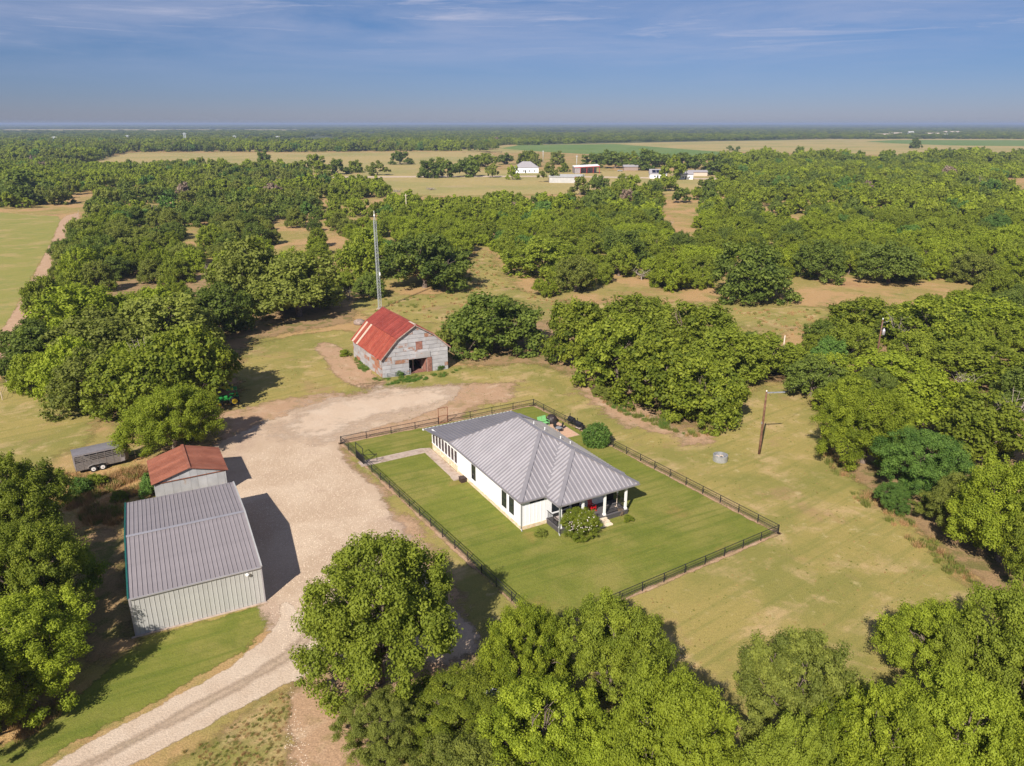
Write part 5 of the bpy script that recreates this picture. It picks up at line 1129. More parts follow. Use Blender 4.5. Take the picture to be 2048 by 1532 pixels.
n_ = 8; arc = [(WT0 - .03 + (WT1 - WT0 + .06) * i / n_, ZT - .06 + .10 * sin(pi * i / n_)) for i in range(n_ + 1)]
rf = MB(); rf.add([(x, y, z + dz) for x in (-.05, LT) for dz in (0, .02) for y, z in arc], [(i, i + 1, i + 1 + 2 * (n_ + 1), i + 2 * (n_ + 1)) for i in list(range(n_)) + list(range(n_ + 1, 2 * n_ + 1))])
rf.build('roof', 'trailer_roof', tr)
nose = [(LT, WT0), (LT + .45, WT0 + .12), (LT + .85, WT0 + .62), (LT + .92, (WT0 + WT1) / 2), (LT + .85, WT1 - .62), (LT + .45, WT1 - .12), (LT, WT1)]
MB().prism([(x, y, ZB) for x, y in nose], (0, 0, ZT - ZB - .08)).build('nose', 'trailer_metal', tr)
MB().prism([(x, y, ZT - .08) for x, y in nose], (0, 0, .05)).build('nose_roof', 'trailer_roof', tr)
MB().bar((LT, WT0, ZT + .02), (LT, WT1, ZT + .02), .05, .05).build('roof_seam', 'trailer_edge', tr)
MB().box(LT + .35, WT0 + .02, 1.7, LT + .55, WT0 + .1, 1.85).build('marker_light', 'beige', tr)
MB().box(LT + .02, WT0 - .03, .5, LT + .35, WT0 - .005, .95).build('gravel_guard', 'trailer_edge', tr)
MB().box(-.02, WT0, ZB, .0, WT1, 1.4).box(-.02, WT0, 1.6, 0, WT1, 1.7).box(-.02, WT0, 1.85, 0, WT1, 1.95).build('rear_gate', 'trailer_metal', tr)
MB().box(0, WT0 + .03, ZB - .05, LT + .3, WT1 - .03, ZB).build('floor', 'inside_dark', tr)
for x in (1.72, 2.68):
    for y, sg in ((WT0 - .13, -1), (WT1 + .13, 1)):
        wh = MB(); wh.v = [(x + a, y + sg * c_, .40 + b_) for a, b_, c_ in []]
        def ring(rr, w0, w1, n=20): return [(x + rr * cos(2 * pi * k / n), y + w0, .39 + rr * sin(2 * pi * k / n)) for k in range(n)], [(x + rr * cos(2 * pi * k / n), y + w1, .39 + rr * sin(2 * pi * k / n)) for k in range(n)]
        ty = MB(); a1, a2 = ring(.38, -.11, .11); ty.prism(a1, (0, .22, 0)); w_ = ty.build('wheel', 'rubber', tr)
        a1, a2 = ring(.23, 0, 0); MB().prism([(p[0], p[1] + sg * .09, p[2]) for p in a1], (0, sg * .04, 0)).build('rim', 'wheel_rim', w_)
        a1, a2 = ring(.07, 0, 0, 8); MB().prism([(p[0], p[1] + sg * .13, p[2]) for p in a1], (0, sg * .03, 0)).build('hub', 'galv', w_)
for y in (WT0 - .27, WT1 + .0):
    pts = [(1.72 - .52, .62), (1.72 - .36, .82), (1.72, .92), (2.2, .9), (2.68, .92), (2.68 + .36, .82), (2.68 + .52, .62)]
    for p, q in zip(pts[:-1], pts[1:]): MB().bar((p[0], y + .13, p[1]), (q[0], y + .13, q[1]), .26, .025).build('fender', 'trailer_metal', tr)
MB().bar((LT + .9, (WT0 + WT1) / 2, .5), (LT + 2.0, (WT0 + WT1) / 2, .5), .1, .1).bar((LT + .3, WT0 + .3, .48), (LT + 1.7, (WT0 + WT1) / 2, .48), .08, .08).build('tongue', 'black_metal', tr)
MB().bar((LT + 1.6, (WT0 + WT1) / 2, 0), (LT + 1.6, (WT0 + WT1) / 2, .9), .07, .07, (1, 0, 0)).build('jack', 'galv', tr)
# ------------------------------------------------------------------ poles, wires, tower, trough
def lathe_obj(prof, n, nm, mat, par, c=(0, 0, 0), smooth=True): return MB().lathe(prof, n, c).build(nm, mat, par, smooth=smooth)
po = thing('utility_pole', 'brown wooden power pole standing alone on the mown grass right of the yard', 'pole', (30.1, 82.2, 0))
lathe_obj([(.16, -.1), (.15, 2), (.13, 5), (.105, 8.1)], 10, 'pole_shaft', 'pole_wood', po)
lathe_obj([(.05, 8.1), (.09, 8.14), (.06, 8.24), (.02, 8.28)], 8, 'insulator', 'white_trim', po)
MB().bar((0, 0, 7.95), (2.3, .35, 7.9), .16, .12).build('cable_bundle', 'galv', po); MB().tube([(.35, 0, 7.8), (.5, .05, 7.55), (.62, .06, 7.75)], .02, 5).build('cable_loop', 'wire', po)
MB().box(-.2, -.14, 4.0, -.12, .0, 4.25).build('meter_tag', 'galv', po)
pt = thing('transformer_pole', 'power pole with a pale transformer can rising out of the right wood', 'pole', (59.3, 115.0, 0))
lathe_obj([(.16, -.1), (.14, 4), (.11, 8.4)], 10, 'pole_shaft', 'pole_wood', pt)
lathe_obj([(.05, 8.4), (.09, 8.45), (.09, 8.6), (.03, 8.7)], 8, 'insulator', 'white_trim', pt)
lathe_obj([(.2, 5.9), (.24, 5.95), (.24, 6.75), (.12, 6.85), (.06, 7.05)], 12, 'transformer', 'trailer_edge', pt, (.42, -.08, 0))
MB().bar((0, 0, 7.9), (1.0, .1, 8.1), .05, .05).bar((1.0, .1, 8.1), (1.1, .1, 8.45), .04, .04, (1, 0, 0)).build('lamp_arm', 'galv', pt); MB().bar((.1, 0, 6.6), (.3, 0, 6.6), .05, .05).build('bracket', 'galv', pt)
MB().bar((0, 0, 4), (-.0, -.16, 8.0), .03, .03).build('ground_wire', 'galv', pt)
fp = thing('utility_pole', 'thin pale pole standing up out of the woodland behind the radio tower', 'pole', (*G(814, 446)[:2], 0))
lathe_obj([(.16, -.1), (.12, 11.5)], 6, 'pole_shaft', 'beige', fp); MB().bar((-.7, 0, 10.9), (.7, 0, 10.9), .1, .1).build('crossarm', 'beige', fp)
sp = thing('utility_pole', 'short pale pole half hidden in the copse left of the bright green tree', 'pole', (*G(1562, 735)[:2], 0))
lathe_obj([(.13, -.1), (.1, 5.5)], 6, 'pole_shaft', 'beige', sp)
def wire(a, b, sag, lab, r=.02, n=14):
    pts = []
    for i in range(n + 1):
        t_ = i / n; p = np.array(a) * (1 - t_) + np.array(b) * t_; p[2] -= sag * 4 * t_ * (1 - t_); pts.append(p)
    return tag(MB().tube(pts, r, 4).build('overhead_wire', 'wire'), lab, 'wire')
wire((32.4, 82.5, 7.9), (59.3, 115, 7.6), 1.1, 'sagging wire between the lone power pole and the transformer pole', .016)
wire((59.3, 115, 8.5), (130, 150, 9), 1.6, 'wire running off to the right from the transformer pole', .012)
TW = (-28.7, 156.9)
tw = thing('radio_tower', 'tall slim pale lattice radio tower standing behind the barn', 'tower', (TW[0], TW[1], 0))
Hh = 19.6; legs = []
for k in range(3):
    a = k * 2.094 + .4; r0, r1 = .44, .34; legs.append((a, r0, r1))
    MB().tube([(r0 * cos(a), r0 * sin(a), 0), (r1 * cos(a), r1 * sin(a), Hh - 1.0), (.05 * cos(a), .05 * sin(a), Hh)], .045, 6).build('tower_leg', 'tower_metal', tw)
def lp(k, z): a, r0, r1 = legs[k % 3]; r = r0 + (r1 - r0) * z / Hh; return (r * cos(a), r * sin(a), z)
nb = 30
for i in range(nb):
    m = MB(); z0, z1 = i * (Hh - 1) / nb, (i + 1) * (Hh - 1) / nb
    for k in range(3):
        m.bar(lp(k, z0), lp(k + 1, z1), .04, .04); m.bar(lp(k, z1), lp(k + 1, z1), .035, .035)
    m.build('lattice_brace', 'tower_metal', tw)
MB().tube([(0, 0, Hh - .1), (0, 0, Hh + 1.3)], .05, 6).build('antenna', 'white_trim', tw); MB().box(-.12, -.12, Hh + .2, .12, .12, Hh + .55).build('top_unit', 'white_trim', tw)
MB().box(.35, -.3, 7.4, .62, 0, 8.0).build('equipment_box', 'white_trim', tw); MB().box(-.6, -.6, 0, .6, .6, .2).build('tower_footing', 'concrete', tw)
th = thing('concrete_well_ring', 'pale round concrete ring with rubble inside on the mown grass', 'well ring', (*G(1440, 921)[:2], 0))
MB().lathe([(.86, 0), (.87, .78), (.74, .8), (.73, .3), (.02, .28)], 28, cap=False).build('ring_wall', 'galv', th)
r_ = random.Random(2)
for i in range(16):
    a, q = r_.uniform(0, 6.28), r_.uniform(0, .55); z = r_.uniform(.35, .8); p = np.array([q * cos(a), q * sin(a), z]); d = np.array([cos(a * 3), sin(a * 3), r_.uniform(-.3, .3)]) * .25
    MB().bar(p - d, p + d, .13, .09).build('rubble_piece', ['galv', 'inside_dark', 'beige'][i % 3], th)
# tractor under the left trees
ta = thing('green_tractor', 'bright green tractor parked in the shade at the edge of the wood', 'tractor', (*G(459, 808)[:2], 0), R_(112))
MB().box(-.35, .1, .7, .35, 1.6, 1.35).build('hood', 'tractor_green', ta, bevel=.08); MB().box(-.45, -1.1, .65, .45, .1, 1.0).build('chassis', 'tractor_green', ta)
MB().box(-.3, -.9, 1.0, .3, -.35, 1.1).box(-.3, -.98, 1.0, .3, -.88, 1.55).build('seat', 'yellow_paint', ta)
MB().box(-.68, -1.25, 2.25, .68, .15, 2.34).build('canopy', 'tractor_green', ta, bevel=.03)
for x in (-.6, .6):
    MB().bar((x, -1.15, .9), (x, -1.15, 2.27), .06, .06, (1, 0, 0)).build('canopy_post', 'tractor_green', ta)
    MB().box(x - .22, -1.35, 1.28, x + .22, -.15, 1.35).build('fender', 'tractor_green', ta)
    for (yy, rr, ww) in ((-.75, .68, .34), (1.25, .4, .24)):
        ring_ = [(x * 1.35 - ww / 2, yy + rr * cos(2 * pi * k / 18), rr + rr * sin(2 * pi * k / 18)) for k in range(18)]
        w_ = MB().prism(ring_, (ww, 0, 0)).build('wheel', 'rubber', ta)
        ring_ = [(x * 1.35 - ww / 2 - .01, yy + rr * .55 * cos(2 * pi * k / 14), rr + rr * .55 * sin(2 * pi * k / 14)) for k in range(14)]
        MB().prism(ring_, (ww + .02, 0, 0)).build('rim', 'yellow_paint', w_)
    MB().bar((x * .7, 1.2, .8), (x * .7, 2.5, .45), .1, .12).build('loader_arm', 'tractor_green', ta)
MB().prism([(-.85, 2.4, .15), (-.85, 2.9, .12), (-.85, 2.75, .62), (-.85, 2.4, .65)], (1.7, 0, 0)).build('bucket', 'tractor_green', ta)
# parked vehicles glimpsed under the trees at the bottom
def car(px, py, rz, mat, label, name='parked_car'):
    t = thing(name, label, 'car', (*G(px, py)[:2], 0), rz)
    prof_ = [(-2.2, .35), (-2.25, .8), (-1.9, .98), (-1.5, 1.02), (-.95, 1.45), (.7, 1.48), (1.3, 1.02), (2.1, .88), (2.25, .6), (2.2, .35)]
    MB().prism([(x, -.88, z) for x, z in prof_], (0, 1.76, 0)).build('body', mat, t, bevel=.05)
    for s in (-1, 1):
        MB().prism([(x, s * .885, z) for x, z in ((-1.35, 1.05), (-.9, 1.38), (.62, 1.4), (1.05, 1.05))], (0, s * .008, 0)).build('side_window', 'glass', t)
        for x in (-1.35, 1.4): MB().prism([(x + .33 * cos(2 * pi * k / 16), s * .92, .33 + .33 * sin(2 * pi * k / 16)) for k in range(16)], (0, -s * .2, 0)).build('wheel', 'rubber', t)
    MB().prism([(.74, -.75, 1.495), (1.28, -.8, 1.06), (1.28, .8, 1.06), (.74, .75, 1.495)], (.02, 0, .02)).build('windscreen', 'glass', t)
    for s in (-1, 1): MB().box(2.2, s * .75 - .15, .62, 2.27, s * .75 + .15, .76).build('headlight', 'galv', t)
    return t
car(1000, 1400, .9, 'car_white', 'white car half hidden under the trees at the near corner of the fence')
car(1095, 1440, .9, 'car_blue', 'dark blue car half hidden under the trees right of the white one')

# ------------------------------------------------------------------ shrubs
def ball_mesh(name, seed, n, leaf, clr=.16, hh=1.0):
    r = np.random.default_rng(seed); k = 130; z = np.linspace(-.75, 1, k); a = np.arange(k) * 2.39996; h = np.sqrt(1 - z * z)
    C = np.stack([h * np.cos(a), h * np.sin(a), z * .95 * hh + .80 * hh], 1) * r.uniform(.78, .93, (k, 1)); idx = r.integers(0, k, n)
    d = r.normal(0, 1, (n, 3)); d /= np.linalg.norm(d, axis=1)[:, None]; p = C[idx] + d * clr * r.uniform(.3, 1.1, (n, 1)); p[:, 2] = np.maximum(p[:, 2], .02)
    nr_ = d + r.normal(0, .5, (n, 3)) + [0, 0, .4]; nr_ /= np.linalg.norm(nr_, axis=1)[:, None]; t1 = np.cross(nr_, r.normal(0, 1, (n, 3))); t1 /= np.linalg.norm(t1, axis=1)[:, None]; t2 = np.cross(nr_, t1); s = leaf * r.uniform(.6, 1.4, (n, 1))
    v = np.stack([p - t1 * s * .6, p + t2 * s * .35, p + t1 * s * .6, p - t2 * s * .35], 1).reshape(-1, 3)
    return fast_mesh(name, v, np.arange(n * 4).reshape(-1, 4), [LEAF[0]], np.clip(r.normal(.5, .2, k)[idx] + r.normal(0, .12, n), 0, 1)), C
bm_, bC = ball_mesh('foliage', 51, 9000, .085)
def shrub(name, label, x, y, R, Hs, k, stems=5, mesh=None, cat='bush'):
    t = thing(name, label, cat, (x, y, 0), rng.uniform(0, 6)); f = link('foliage', mesh or CR['B'][int(x * 7) % 6][0], t); f.scale = (R, R, Hs / 1.75) if mesh is bm_ else (R / 4.6, R / 4.6, Hs / 7.2); f.material_slots[0].link = 'OBJECT'; f.material_slots[0].material = LEAF[k]
    m = MB()
    for i in range(stems): a = i * 1.3; m.tube([(0, 0, 0), (R * .3 * cos(a), R * .3 * sin(a), Hs * .3), (R * .7 * cos(a), R * .7 * sin(a), Hs * .7)], [.04 * R, .03 * R, .015 * R], 5)
    m.build('stem', 'bark', t); return t
q = G(1192, 890); shrub('round_bush', 'big round dense green bush at the corner of the patio', q[0], q[1], 1.85, 3.1, 4, 5, bm_)
q = G(1159, 1068); cm = shrub('flowering_bush', 'white flowering bush in front of the porch of the white house', q[0], q[1], 1.75, 2.5, 0, 7, CR['A'][1][0])
r_ = np.random.default_rng(5); n_ = 230; d = r_.normal(0, 1, (n_, 3)); d[:, 2] = np.abs(d[:, 2]) * .9 - .1; d /= np.linalg.norm(d, axis=1)[:, None]; fm = MB()
for i in range(n_):
    c = d[i] * [1.6, 1.6, 1.35] * r_.uniform(.72, 1.08) + [0, 0, 1.15]; s = r_.uniform(.03, .065)
    fm.add([c + [s, 0, 0], c + [0, s, 0], c - [s, 0, 0], c - [0, s, 0], c + [0, 0, s], c - [0, 0, s]], [(0, 1, 4), (1, 2, 4), (2, 3, 4), (3, 0, 4), (1, 0, 5), (2, 1, 5), (3, 2, 5), (0, 3, 5)])
kind(fm.build('blossom', 'petal', cm), 'stuff')
for (px_, py_, R, Hs, k, lb) in ((1082, 1071, .62, .75, 3, 'small loose shrub by the front corner of the white house'), (1257, 1043, .5, .7, 0, 'small green shrub off the right end of the porch'),
                                 (1240, 1030, .35, .8, 5, 'thin reddish twiggy shrub at the right corner of the porch'), (470, 930, 0, 0, 0, '')):
    if R: q = G(px_, py_); shrub('small_shrub', lb, q[0], q[1], R, Hs, k, 4)
for (px_, py_, R, Hs, k, lb) in ((305, 990, 1.3, 2.4, 4, 'green bush against the left corner of the tin shed'), (163, 988, 1.2, 1.9, 4, 'bright green bush at the end of the tree by the tall dry grass'),
                                 (195, 975, 1.1, 1.5, 0, 'small green bush in the tall dry grass below the trailer'), (240, 1000, .9, 1.0, 0, 'low weedy bush in the tall dry grass'),
                                 (1225, 800, 1.7, 1.8, 3, 'dull scrubby bush at the left foot of the copse'), (1200, 790, 1.3, 1.4, 3, 'small dull bush at the left foot of the copse'),
                                 (820, 733, .9, 1.3, 2, 'weedy bush beside the barn doorway'), (800, 752, .6, .9, 4, 'weed clump growing through the leaning tube gate'), (878, 738, .9, 1.0, 4, 'green weeds at the right front corner of the barn'),
                                 (690, 712, 1.0, 1.2, 0, 'dark weedy bush at the far left corner of the barn')):
    q = G(px_, py_); shrub('weedy_bush', lb, q[0], q[1], R, Hs, k, 4)
# dead wood and brush
def dead_tree(px_, py_, H_, lab, grp=None, R=1.5):
    rr = random.Random(px_ * 7 + py_); t = thing('dead_tree', lab, 'dead tree', (*G(px_, py_)[:2], 0), rr.uniform(0, 6), grp); m = MB()
    m.tube([(0, 0, 0), (.1, 0, H_ * .3), (.0, .1, H_ * .5)], [.2, .15, .11], 6); m.build('trunk', 'dead_wood', t); m = MB()
    for i in range(13):
        a = rr.uniform(0, 6.28); z = H_ * rr.uniform(.2, .5); L = rr.uniform(.6, 1) * R; p = np.array([0, 0, z]); e = np.array([cos(a) * L, sin(a) * L, H_ * rr.uniform(.6, 1)]); md = (p + e) / 2 + [0, 0, -.2]
        m.tube([p, md, e], [.08, .06, .02], 4)
        for j in range(3): q_ = md + (e - md) * rr.random(); m.tube([q_, q_ + np.array([rr.uniform(-1, 1), rr.uniform(-1, 1), rr.uniform(0, 1)]) * R * .45], [.03, .01], 3)
    m.build('branch', 'dead_wood', t)
for a in ((1790, 700, 7, 'bare grey dead tree beside the transformer pole'), (1960, 385, 10, 'tall bare pale dead tree standing in the far right wood'), (2010, 900, 8, 'bare grey tree in the right wood near the right edge'),
          (1283, 560, 3, 'low grey dead brush in the meadow behind the copse'), (455, 480, 6, 'bare grey tree in the wood left of the tower'), (310, 440, 7, 'bare grey tree in the upper left wood'),
          (1335, 455, 2.5, 'grey brush heap in the small clearing of the right wood'), (425, 545, 2, 'fallen grey wood at the end of the narrow clearing'), (1930, 785, 3, 'heap of reddish grey dead branches in the right wood'), (300, 775, 8, 'dead limbs sticking out of the wood behind the trailer'), (700, 600, 2.2, 'grey dead brush in the shade behind the barn')):
    dead_tree(a[0], a[1], a[2], a[3], R=2.6)
def brush(px_, py_, lab):
    t = thing('brush_pile', lab, 'brush pile', (*G(px_, py_)[:2], 0)); rr = random.Random(px_)
    for i in range(14):
        m = MB(); a = rr.uniform(0, 6.3); p = np.array([rr.uniform(-2.5, 2.5), rr.uniform(-2, 2), rr.uniform(.1, 1.0)]); dd = np.array([cos(a), sin(a), rr.uniform(-.1, .5)]) * rr.uniform(1, 2.2)
        m.tube([p - dd, p, p + dd + [0, 0, .4]], [.14, .12, .04], 4).build('fallen_branch', 'dead_wood', t)
brush(862, 380, 'pile of cleared brush in the pale clearing left of the far white house'); brush(790, 384, 'second brush pile at the left end of the pale clearing')

# weeds, dry grass, rough grass: tufts
def tuft_mesh(name, seed, n, hgt, w, spread, lean=.35):
    r = np.random.default_rng(seed); a = r.uniform(0, 6.28, n); q = spread * np.sqrt(r.uniform(0, 1, n)); b = np.stack([q * np.cos(a), q * np.sin(a), np.zeros(n)], 1)
    t1 = r.normal(0, 1, (n, 3)); t1[:, 2] = 0; t1 /= np.linalg.norm(t1, axis=1)[:, None]; h = hgt * r.uniform(.5, 1.1, (n, 1)); up = np.stack([r.normal(0, lean, n), r.normal(0, lean, n), np.ones(n)], 1) * h
    v = np.stack([b - t1 * w / 2, b + t1 * w / 2, b + up + t1 * w * .15, b + up - t1 * w * .15], 1).reshape(-1, 3)
    return fast_mesh(name, v, np.arange(n * 4).reshape(-1, 4), [LEAF[0]], r.uniform(0, 1, n))
M['straw'] = leaf_mat('dry_straw', (0.30, 0.17, 0.07), (0.50, 0.34, 0.16), (0.42, 0.24, 0.11), .2)
M['grass_blade'] = leaf_mat('grass_blades', (0.13, 0.17, 0.025), (0.24, 0.24, 0.06), (0.18, 0.2, 0.04), .25)
M['weed'] = leaf_mat('weed_blades', (0.07, 0.15, 0.02), (0.14, 0.24, 0.035), (0.1, 0.2, 0.03), .25)
tcol = proto_collection('grass_tuft', [(tuft_mesh('tuft_%d' % i, 70 + i, 60, .5, .035, .35), mt) for i, mt in enumerate([M['straw'], M['straw'], M['grass_blade'], M['grass_blade'], M['weed'], M['weed']])])
def tufts(name, px_list, dens, choice, s, label, cat):
    poly = wpoly(px_list); lo, hi = poly.min(0), poly.max(0); n = int((hi[0] - lo[0]) * (hi[1] - lo[1]) * dens); p = rng.uniform(lo, hi, (n, 2)); p = p[seg_sd(p, poly) > 0]
    m_ = np.array([mathutils.noise.noise((x * .35, y * .35, 1.7)) for x, y in p]); p = p[m_ > -.18]; k = len(p); sc_ = rng.uniform(.5, 1.25, (k, 1)) * s
    scatter_obj(name, np.c_[p, np.zeros(k)], np.c_[sc_, sc_, sc_ * rng.uniform(.6, 1.2, (k, 1))], rng.uniform(0, 6.28, k), rng.choice(choice, k), tcol, label, cat)
tufts('dry_grass', [(120, 950), (200, 958), (285, 930), (300, 975), (246, 1006), (246, 1050), (180, 1050), (120, 1010)], 7, [0, 1, 1, 2], 1.25, 'tall dry straw coloured grass between the trailer and the garage', 'grass')
tufts('dry_bank_grass', [(-60, 1420), (60, 1420), (160, 1390), (90, 1450), (-60, 1540)], 7, [0, 1, 0, 2], 1.1, 'tall brownish grass on the bank at the lower left edge', 'grass')
tufts('pasture_tufts', [(480, 690), (620, 665), (720, 660), (1060, 722), (1160, 750), (1380, 880), (1480, 830), (1500, 770), (1620, 760), (1640, 860), (1760, 1010), (1950, 1180), (2060, 1330), (2000, 1532), (1300, 1560), (1240, 1200), (1560, 1070), (1230, 880), (1070, 810), (700, 870), (940, 770), (640, 790), (480, 810)], 1.1, [0, 2, 3, 1, 3], .20, 'short uneven tufts of grass over the mown ground', 'grass')
tufts('barn_weeds', [(705, 705), (715, 718), (765, 758), (830, 752), (905, 745), (925, 735), (900, 752), (800, 768), (762, 772), (715, 735)], 9, [4, 5, 2], .7, 'green weeds growing along the foot of the barn walls', 'weeds')
tufts('verge_grass', [(310, 1532), (430, 1475), (530, 1410), (604, 1362), (600, 1400), (560, 1470), (575, 1560), (310, 1600)], 16, [2, 3, 0, 1], .3, 'rough grass on the verge below the driveway', 'grass')
tufts('meadow_grass', [(930, 505), (985, 505), (1000, 560), (1100, 600), (1300, 600), (1480, 620), (1640, 620), (1640, 680), (1560, 690), (1480, 640), (1090, 640), (900, 640), (760, 640), (730, 600), (930, 590)], .35, [0, 2, 3, 1], 1.0, 'patchy dry grass in the meadow behind the barn', 'grass')
tufts('wood_edge_weeds', [(1180, 790), (1250, 830), (1380, 875), (1440, 870), (1480, 820), (1440, 850), (1360, 860), (1230, 800)], 3, [0, 2, 3, 4], 1.2, 'scrubby weeds along the front foot of the copse', 'weeds')
tufts('right_wood_weeds', [(1630, 900), (1700, 990), (1800, 1070), (1950, 1190), (1990, 1200), (1830, 1050), (1700, 950), (1650, 880)], 2.5, [0, 1, 2, 3], 1.1, 'straw coloured weeds along the foot of the right wood', 'weeds')
# stones and grit on the gravel yard
st_ = []
for i in range(3):
    r = np.random.default_rng(i); m = MB(); v = [np.array(p) * r.uniform(.6, 1.1) for p in ((1, 0, 0), (0, 1, 0), (-1, 0, 0), (0, -1, 0), (0, 0, .6), (.6, .6, .3))]
    m.add(v, [(0, 5, 4), (5, 1, 4), (1, 2, 4), (2, 3, 4), (3, 0, 4)]); me = bpy.data.meshes.new('stone'); me.from_pydata(m.v, [], m.f); me.materials.append(M['stone_block']); st_.append((me, None))
scol = proto_collection('loose_stone', st_)
poly = chaikin(wpoly([(470, 1000), (500, 900), (640, 880), (720, 960), (830, 1100), (900, 1220), (760, 1320), (600, 1300), (580, 1400), (640, 1532), (560, 1532), (590, 1380), (545, 1240)]), 1)
p = rng.uniform(poly.min(0), poly.max(0), (26000, 2)); p = p[seg_sd(p, poly) > 0]; sc_ = rng.uniform(.02, .06, (len(p), 1))
scatter_obj('loose_stones', np.c_[p, np.full(len(p), .02)], np.c_[sc_, sc_, sc_], rng.uniform(0, 6.28, len(p)), rng.integers(0, 3, len(p)), scol, None, None)

# ------------------------------------------------------------------ the far farmstead and barns on the horizon
def far_house(px_, py_, w, dpt, h, roof, wall, roofm, label, rz=0, name='far_house', cat='house', hip=False, windows=2, extra=None):
    q = G(px_, py_); t = thing(name, label, cat, (q[0], q[1] + dpt / 2, 0), rz); x, y = w / 2, dpt / 2
    MB().box(-x, -y, 0, x, y, h).build('wall', wall, t)
    e = .5; rx = x - y if hip else x + e
    v = [(-x - e, -y - e, h), (x + e, -y - e, h), (x + e, y + e, h), (-x - e, y + e, h), (-max(rx, .5), 0, h + roof), (max(rx, .5), 0, h + roof)]
    MB().add(v, [(0, 1, 5, 4), (2, 3, 4, 5), (1, 2, 5), (3, 0, 4), (3, 2, 1, 0)]).build('roof', roofm, t)
    for i in range(windows):
        xx = -x + w * (i + .7) / (windows + .4); f = MB().box(xx - .7, -y - .06, .9, xx + .7, -y - .01, 2.3).build('window', 'white_trim', t); MB().box(xx - .55, -y - .09, 1.05, xx + .55, -y - .062, 2.15).build('pane', 'glass', f)
    if windows: MB().box(-x + w * .46 - .5, -y - .06, .1, -x + w * .46 + .6, -y - .01, 2.3).build('door', 'glass', t)
    return t
fh = far_house(1053, 346, 19.5, 13, 4.2, 4.6, 'white_siding', 'far_roof', 'far white house with a grey hip roof in front of dark trees', 0, hip=True, windows=4)
t = thing('open_shed', 'far open fronted shed with white roof and red trim', 'shed', (*G(1176, 347)[:2], 0), .06)
MB().prism([(-11, 0, 4.6), (9.5, 0, 5.6), (9.5, 13, 6.4), (-11, 13, 5.4)], (0, 0, .25)).build('roof', 'white_trim', t); MB().box(-11, .2, 0, -6.2, .5, 4.5).box(-11, 12.6, 0, 9, 12.9, 5.2).box(-11, .2, 0, -10.7, 12.8, 4.5).build('wall', 'garage_roof', t)
for x in (-6.2, -1, 4.2, 9.2): MB().bar((x, .2, 0), (x, .2, 4.7 + (x + 11) * .045), .35, .35, (1, 0, 0)).build('red_post', 'far_red', t)
MB().bar((-11, -.1, 4.6), (9.5, -.1, 5.6), .25, .45).build('roof_trim', 'far_red', t)
t = thing('far_metal_barn', 'far low metal barn with pale roof and an open red framed end', 'barn', (*G(1134, 366)[:2], 0), -.12)
MB().box(-12, 0, 0, 11, 12, 3.8).build('wall', 'garage_wall', t); MB().prism([(-12.5, -.4, 3.8), (-12.5, 6, 5.4), (-12.5, 12.4, 3.8)], (24, 0, 0)).build('roof', 'garage_wall', t)
MB().box(6, -.15, 0, 10.6, -.01, 3.2).build('door_shade_panel', 'inside_dark', t); MB().box(5.4, -.25, 0, 6, -.02, 4).box(10.6, -.25, 0, 11.2, -.02, 4).box(5.4, -.25, 3.2, 11.2, -.02, 3.8).build('door_frame', 'far_red', t)  # dark panel on a solid wall, its colour standing in for the unlit inside
MB().bar((5, -.5, 3.9), (11.6, -.5, 3.9), .2, .3).build('roof_trim', 'far_red', t)
t = thing('grain_tank', 'small beige round tank beside the far metal barn', 'tank', (*G(1110, 358)[:2], 0)); MB().lathe([(2.2, 0), (2.2, 4.6), (1.4, 5.6), (.2, 6.2)], 16).build('tank_wall', 'beige', t)
t = far_house(1318, 357, 12, 11, 3.2, 3.2, 'white_siding', 'far_roof', 'far house with dark solar panels on its roof', -.1, windows=2)
for i in range(3): MB().prism([(-4.5 + i * 3, -4.6, 3.85), (-1.8 + i * 3, -4.6, 3.85), (-1.8 + i * 3, -1.4, 5.7), (-4.5 + i * 3, -1.4, 5.7)], (0, 0, .12)).build('solar_panel', 'solar', t)
far_house(1372, 359, 10, 8, 3.4, 2.0, 'white_siding', 'far_roof', 'far white cottage on the right of the farmstead with a porch roof', 0, windows=2)
far_house(1395, 352, 15, 8, 2.8, 1.4, 'beige', 'far_roof', 'low beige building behind the far white cottage', 0, windows=0)
far_house(1262, 341, 12, 8, 3, 1.6, 'barn_wood', 'far_roof', 'low brownish outbuilding among the dark far trees', 0, windows=0, name='outbuilding', cat='shed')
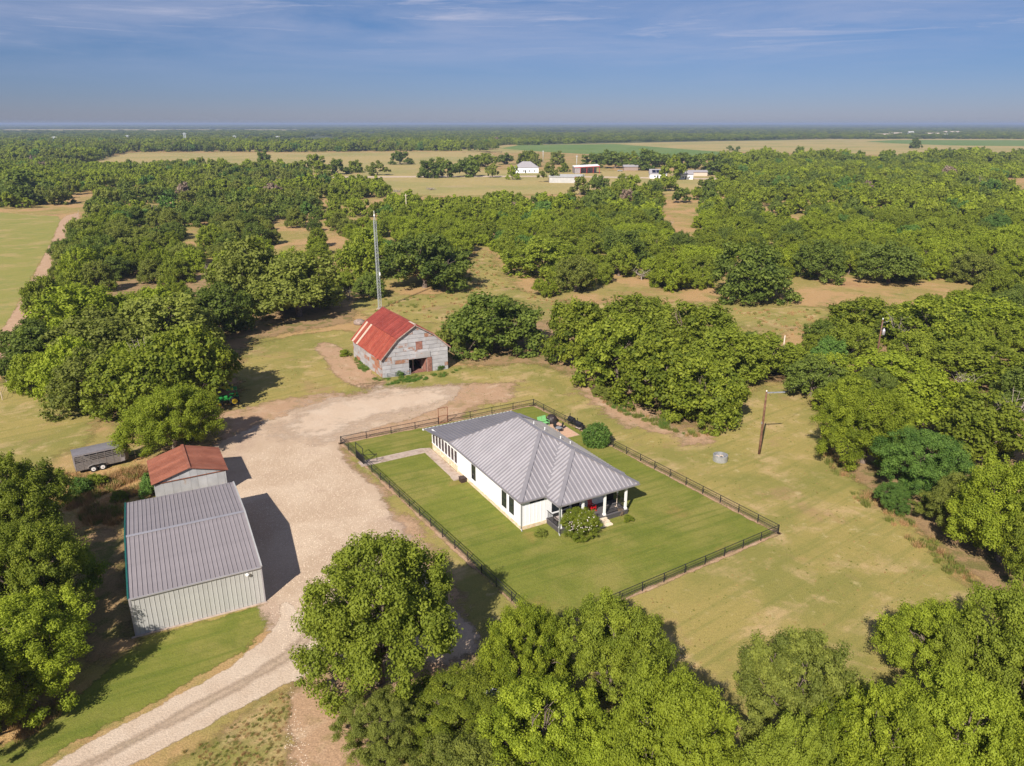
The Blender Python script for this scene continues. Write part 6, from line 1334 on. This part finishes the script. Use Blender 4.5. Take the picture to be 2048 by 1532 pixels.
for (px_, py_, w, h, nm, wm, rm, lb) in ((1767, 273.5, 60, 9, 'horizon_barn', 'garage_wall', 'garage_wall', 'long pale grey barn on the right horizon, left of the white ones'), (1792, 271.5, 55, 10, 'horizon_barn', 'white_siding', 'white_trim', 'pale barn with a low roof next to the long grey horizon barn'),
    (1866, 272.3, 55, 10, 'horizon_barn', 'white_siding', 'white_trim', 'broad white barn on the right horizon'), (1889, 273, 28, 8, 'horizon_barn', 'white_siding', 'white_trim', 'small white barn just right of the broad white one'), (1906, 268.6, 75, 11, 'horizon_barn', 'white_siding', 'white_trim', 'farthest white barn on the right horizon'),
    (1751, 272, 20, 7, 'horizon_barn', 'white_siding', 'white_trim', 'tiny white building at the left end of the horizon farm'), (1691, 270, 28, 8, 'horizon_barn', 'white_siding', 'white_trim', 'small white building by the dark horizon trees'), (1635, 273, 34, 6, 'horizon_barn', 'beige', 'far_roof', 'low beige roof on the right horizon among trees'), (1822, 270.5, 24, 13, 'horizon_barn', 'white_siding', 'white_trim', 'narrow tall white building between the horizon barns'),
    (1200, 262, 16, 6, 'horizon_barn', 'white_siding', 'white_trim', 'white speck of a building on the plain above the crop field')):
    far_house(px_, py_, w * .75, w * .35, h * .7, h * .3, 'garage_wall', 'garage_wall' if w < 50 else 'beige', lb, 0, nm, 'barn', windows=0)
for (px_, py_, h, lb) in ((1153, 342, 13, 'pale pole in front of the open red trimmed shed'), (1086, 325, 12, 'pale pole behind the far white house'), (1737, 274, 18, 'mast on the right horizon farm')):
    t = thing('utility_pole', lb, 'pole', (*G(px_, py_)[:2], 0)); lathe_obj([(.28, 0), (.2, h)], 6, 'pole_shaft', 'tower_metal', t); MB().box(-.9, -.1, h - 1.2, .9, .1, h - .9).build('crossarm', 'tower_metal', t)
for i, (px_, y0_, y1_) in enumerate(((111, 289, 274), (256, 281, 271), (371, 283, 267), (470, 282, 272), (556, 283, 273))):
    q = G(px_, y0_); hh_ = (y0_ - y1_) / F_PX * q[1]; t = thing('transmission_tower', ['thin pale line tower leftmost of five on the far plain', 'thin pale line tower second from the left on the plain', 'tallest pale line tower, in the middle of five on the far plain', 'thin pale line tower second from the right on the plain', 'thin pale line tower rightmost of five on the far plain'][i], 'tower', (q[0], q[1], 0), 0, 'line towers on the far plain')
    for s in (-1, 1): MB().bar((s * 2.2, 0, 0), (s * 1.2, 0, hh_), 1.3, 1.3, (1, 0, 0)).build('tower_leg', 'tower_metal', t)
    MB().bar((-5, 0, hh_ * .88), (5, 0, hh_ * .88), .6, .6).build('crossarm', 'tower_metal', t)
car(1200, 358, 0, 'car_white', 'white car parked by the far lane right of the metal barn'); car(1422, 375, .3, 'car_white', 'white pickup like vehicle at the right end of the pale clearing'); car(1421, 367, 0, 'tractor_green' if 0 else 'car_blue', 'small blue vehicle near the right end of the pale clearing'); car(1240, 343, 0, 'galv', 'grey car under the far dark trees')
# field fence along the track
ff = thing('field_fence', 'thin wire fence on posts beside the bare field track', 'fence')
pA, pB = G(5, 800)[:2], G(158, 425)[:2]; n_ = 44; pr_ = MB().lathe([(.06, 0), (.05, 1.25)], 6).build('post', 'beige', ff)
for i in range(n_): o = pr_ if i == 0 else link('post', pr_.data, ff); c = pA + (pB - pA) * i / (n_ - 1); o.location = (c[0], c[1], 0)
for z in (.5, 1.1): MB().bar((*pA, z), (*pB, z), .02, .02).build('strand', 'wire', ff)

# ------------------------------------------------------------------ haze: air round the camera and the whole plain
m = newmat('haze_air'); t = NT(m); v = t.n('ShaderNodeVolumePrincipled'); v.inputs['Color'].default_value = (0.42, 0.52, 0.74, 1); v.inputs['Density'].default_value = HAZE
o = t.n('ShaderNodeOutputMaterial'); t.l(v.outputs[0], o.inputs['Volume']); M['haze'] = m
kind(MB().box(-24000, -120, -1, 24000, 24000, 46).build('haze', 'haze'), 'stuff')
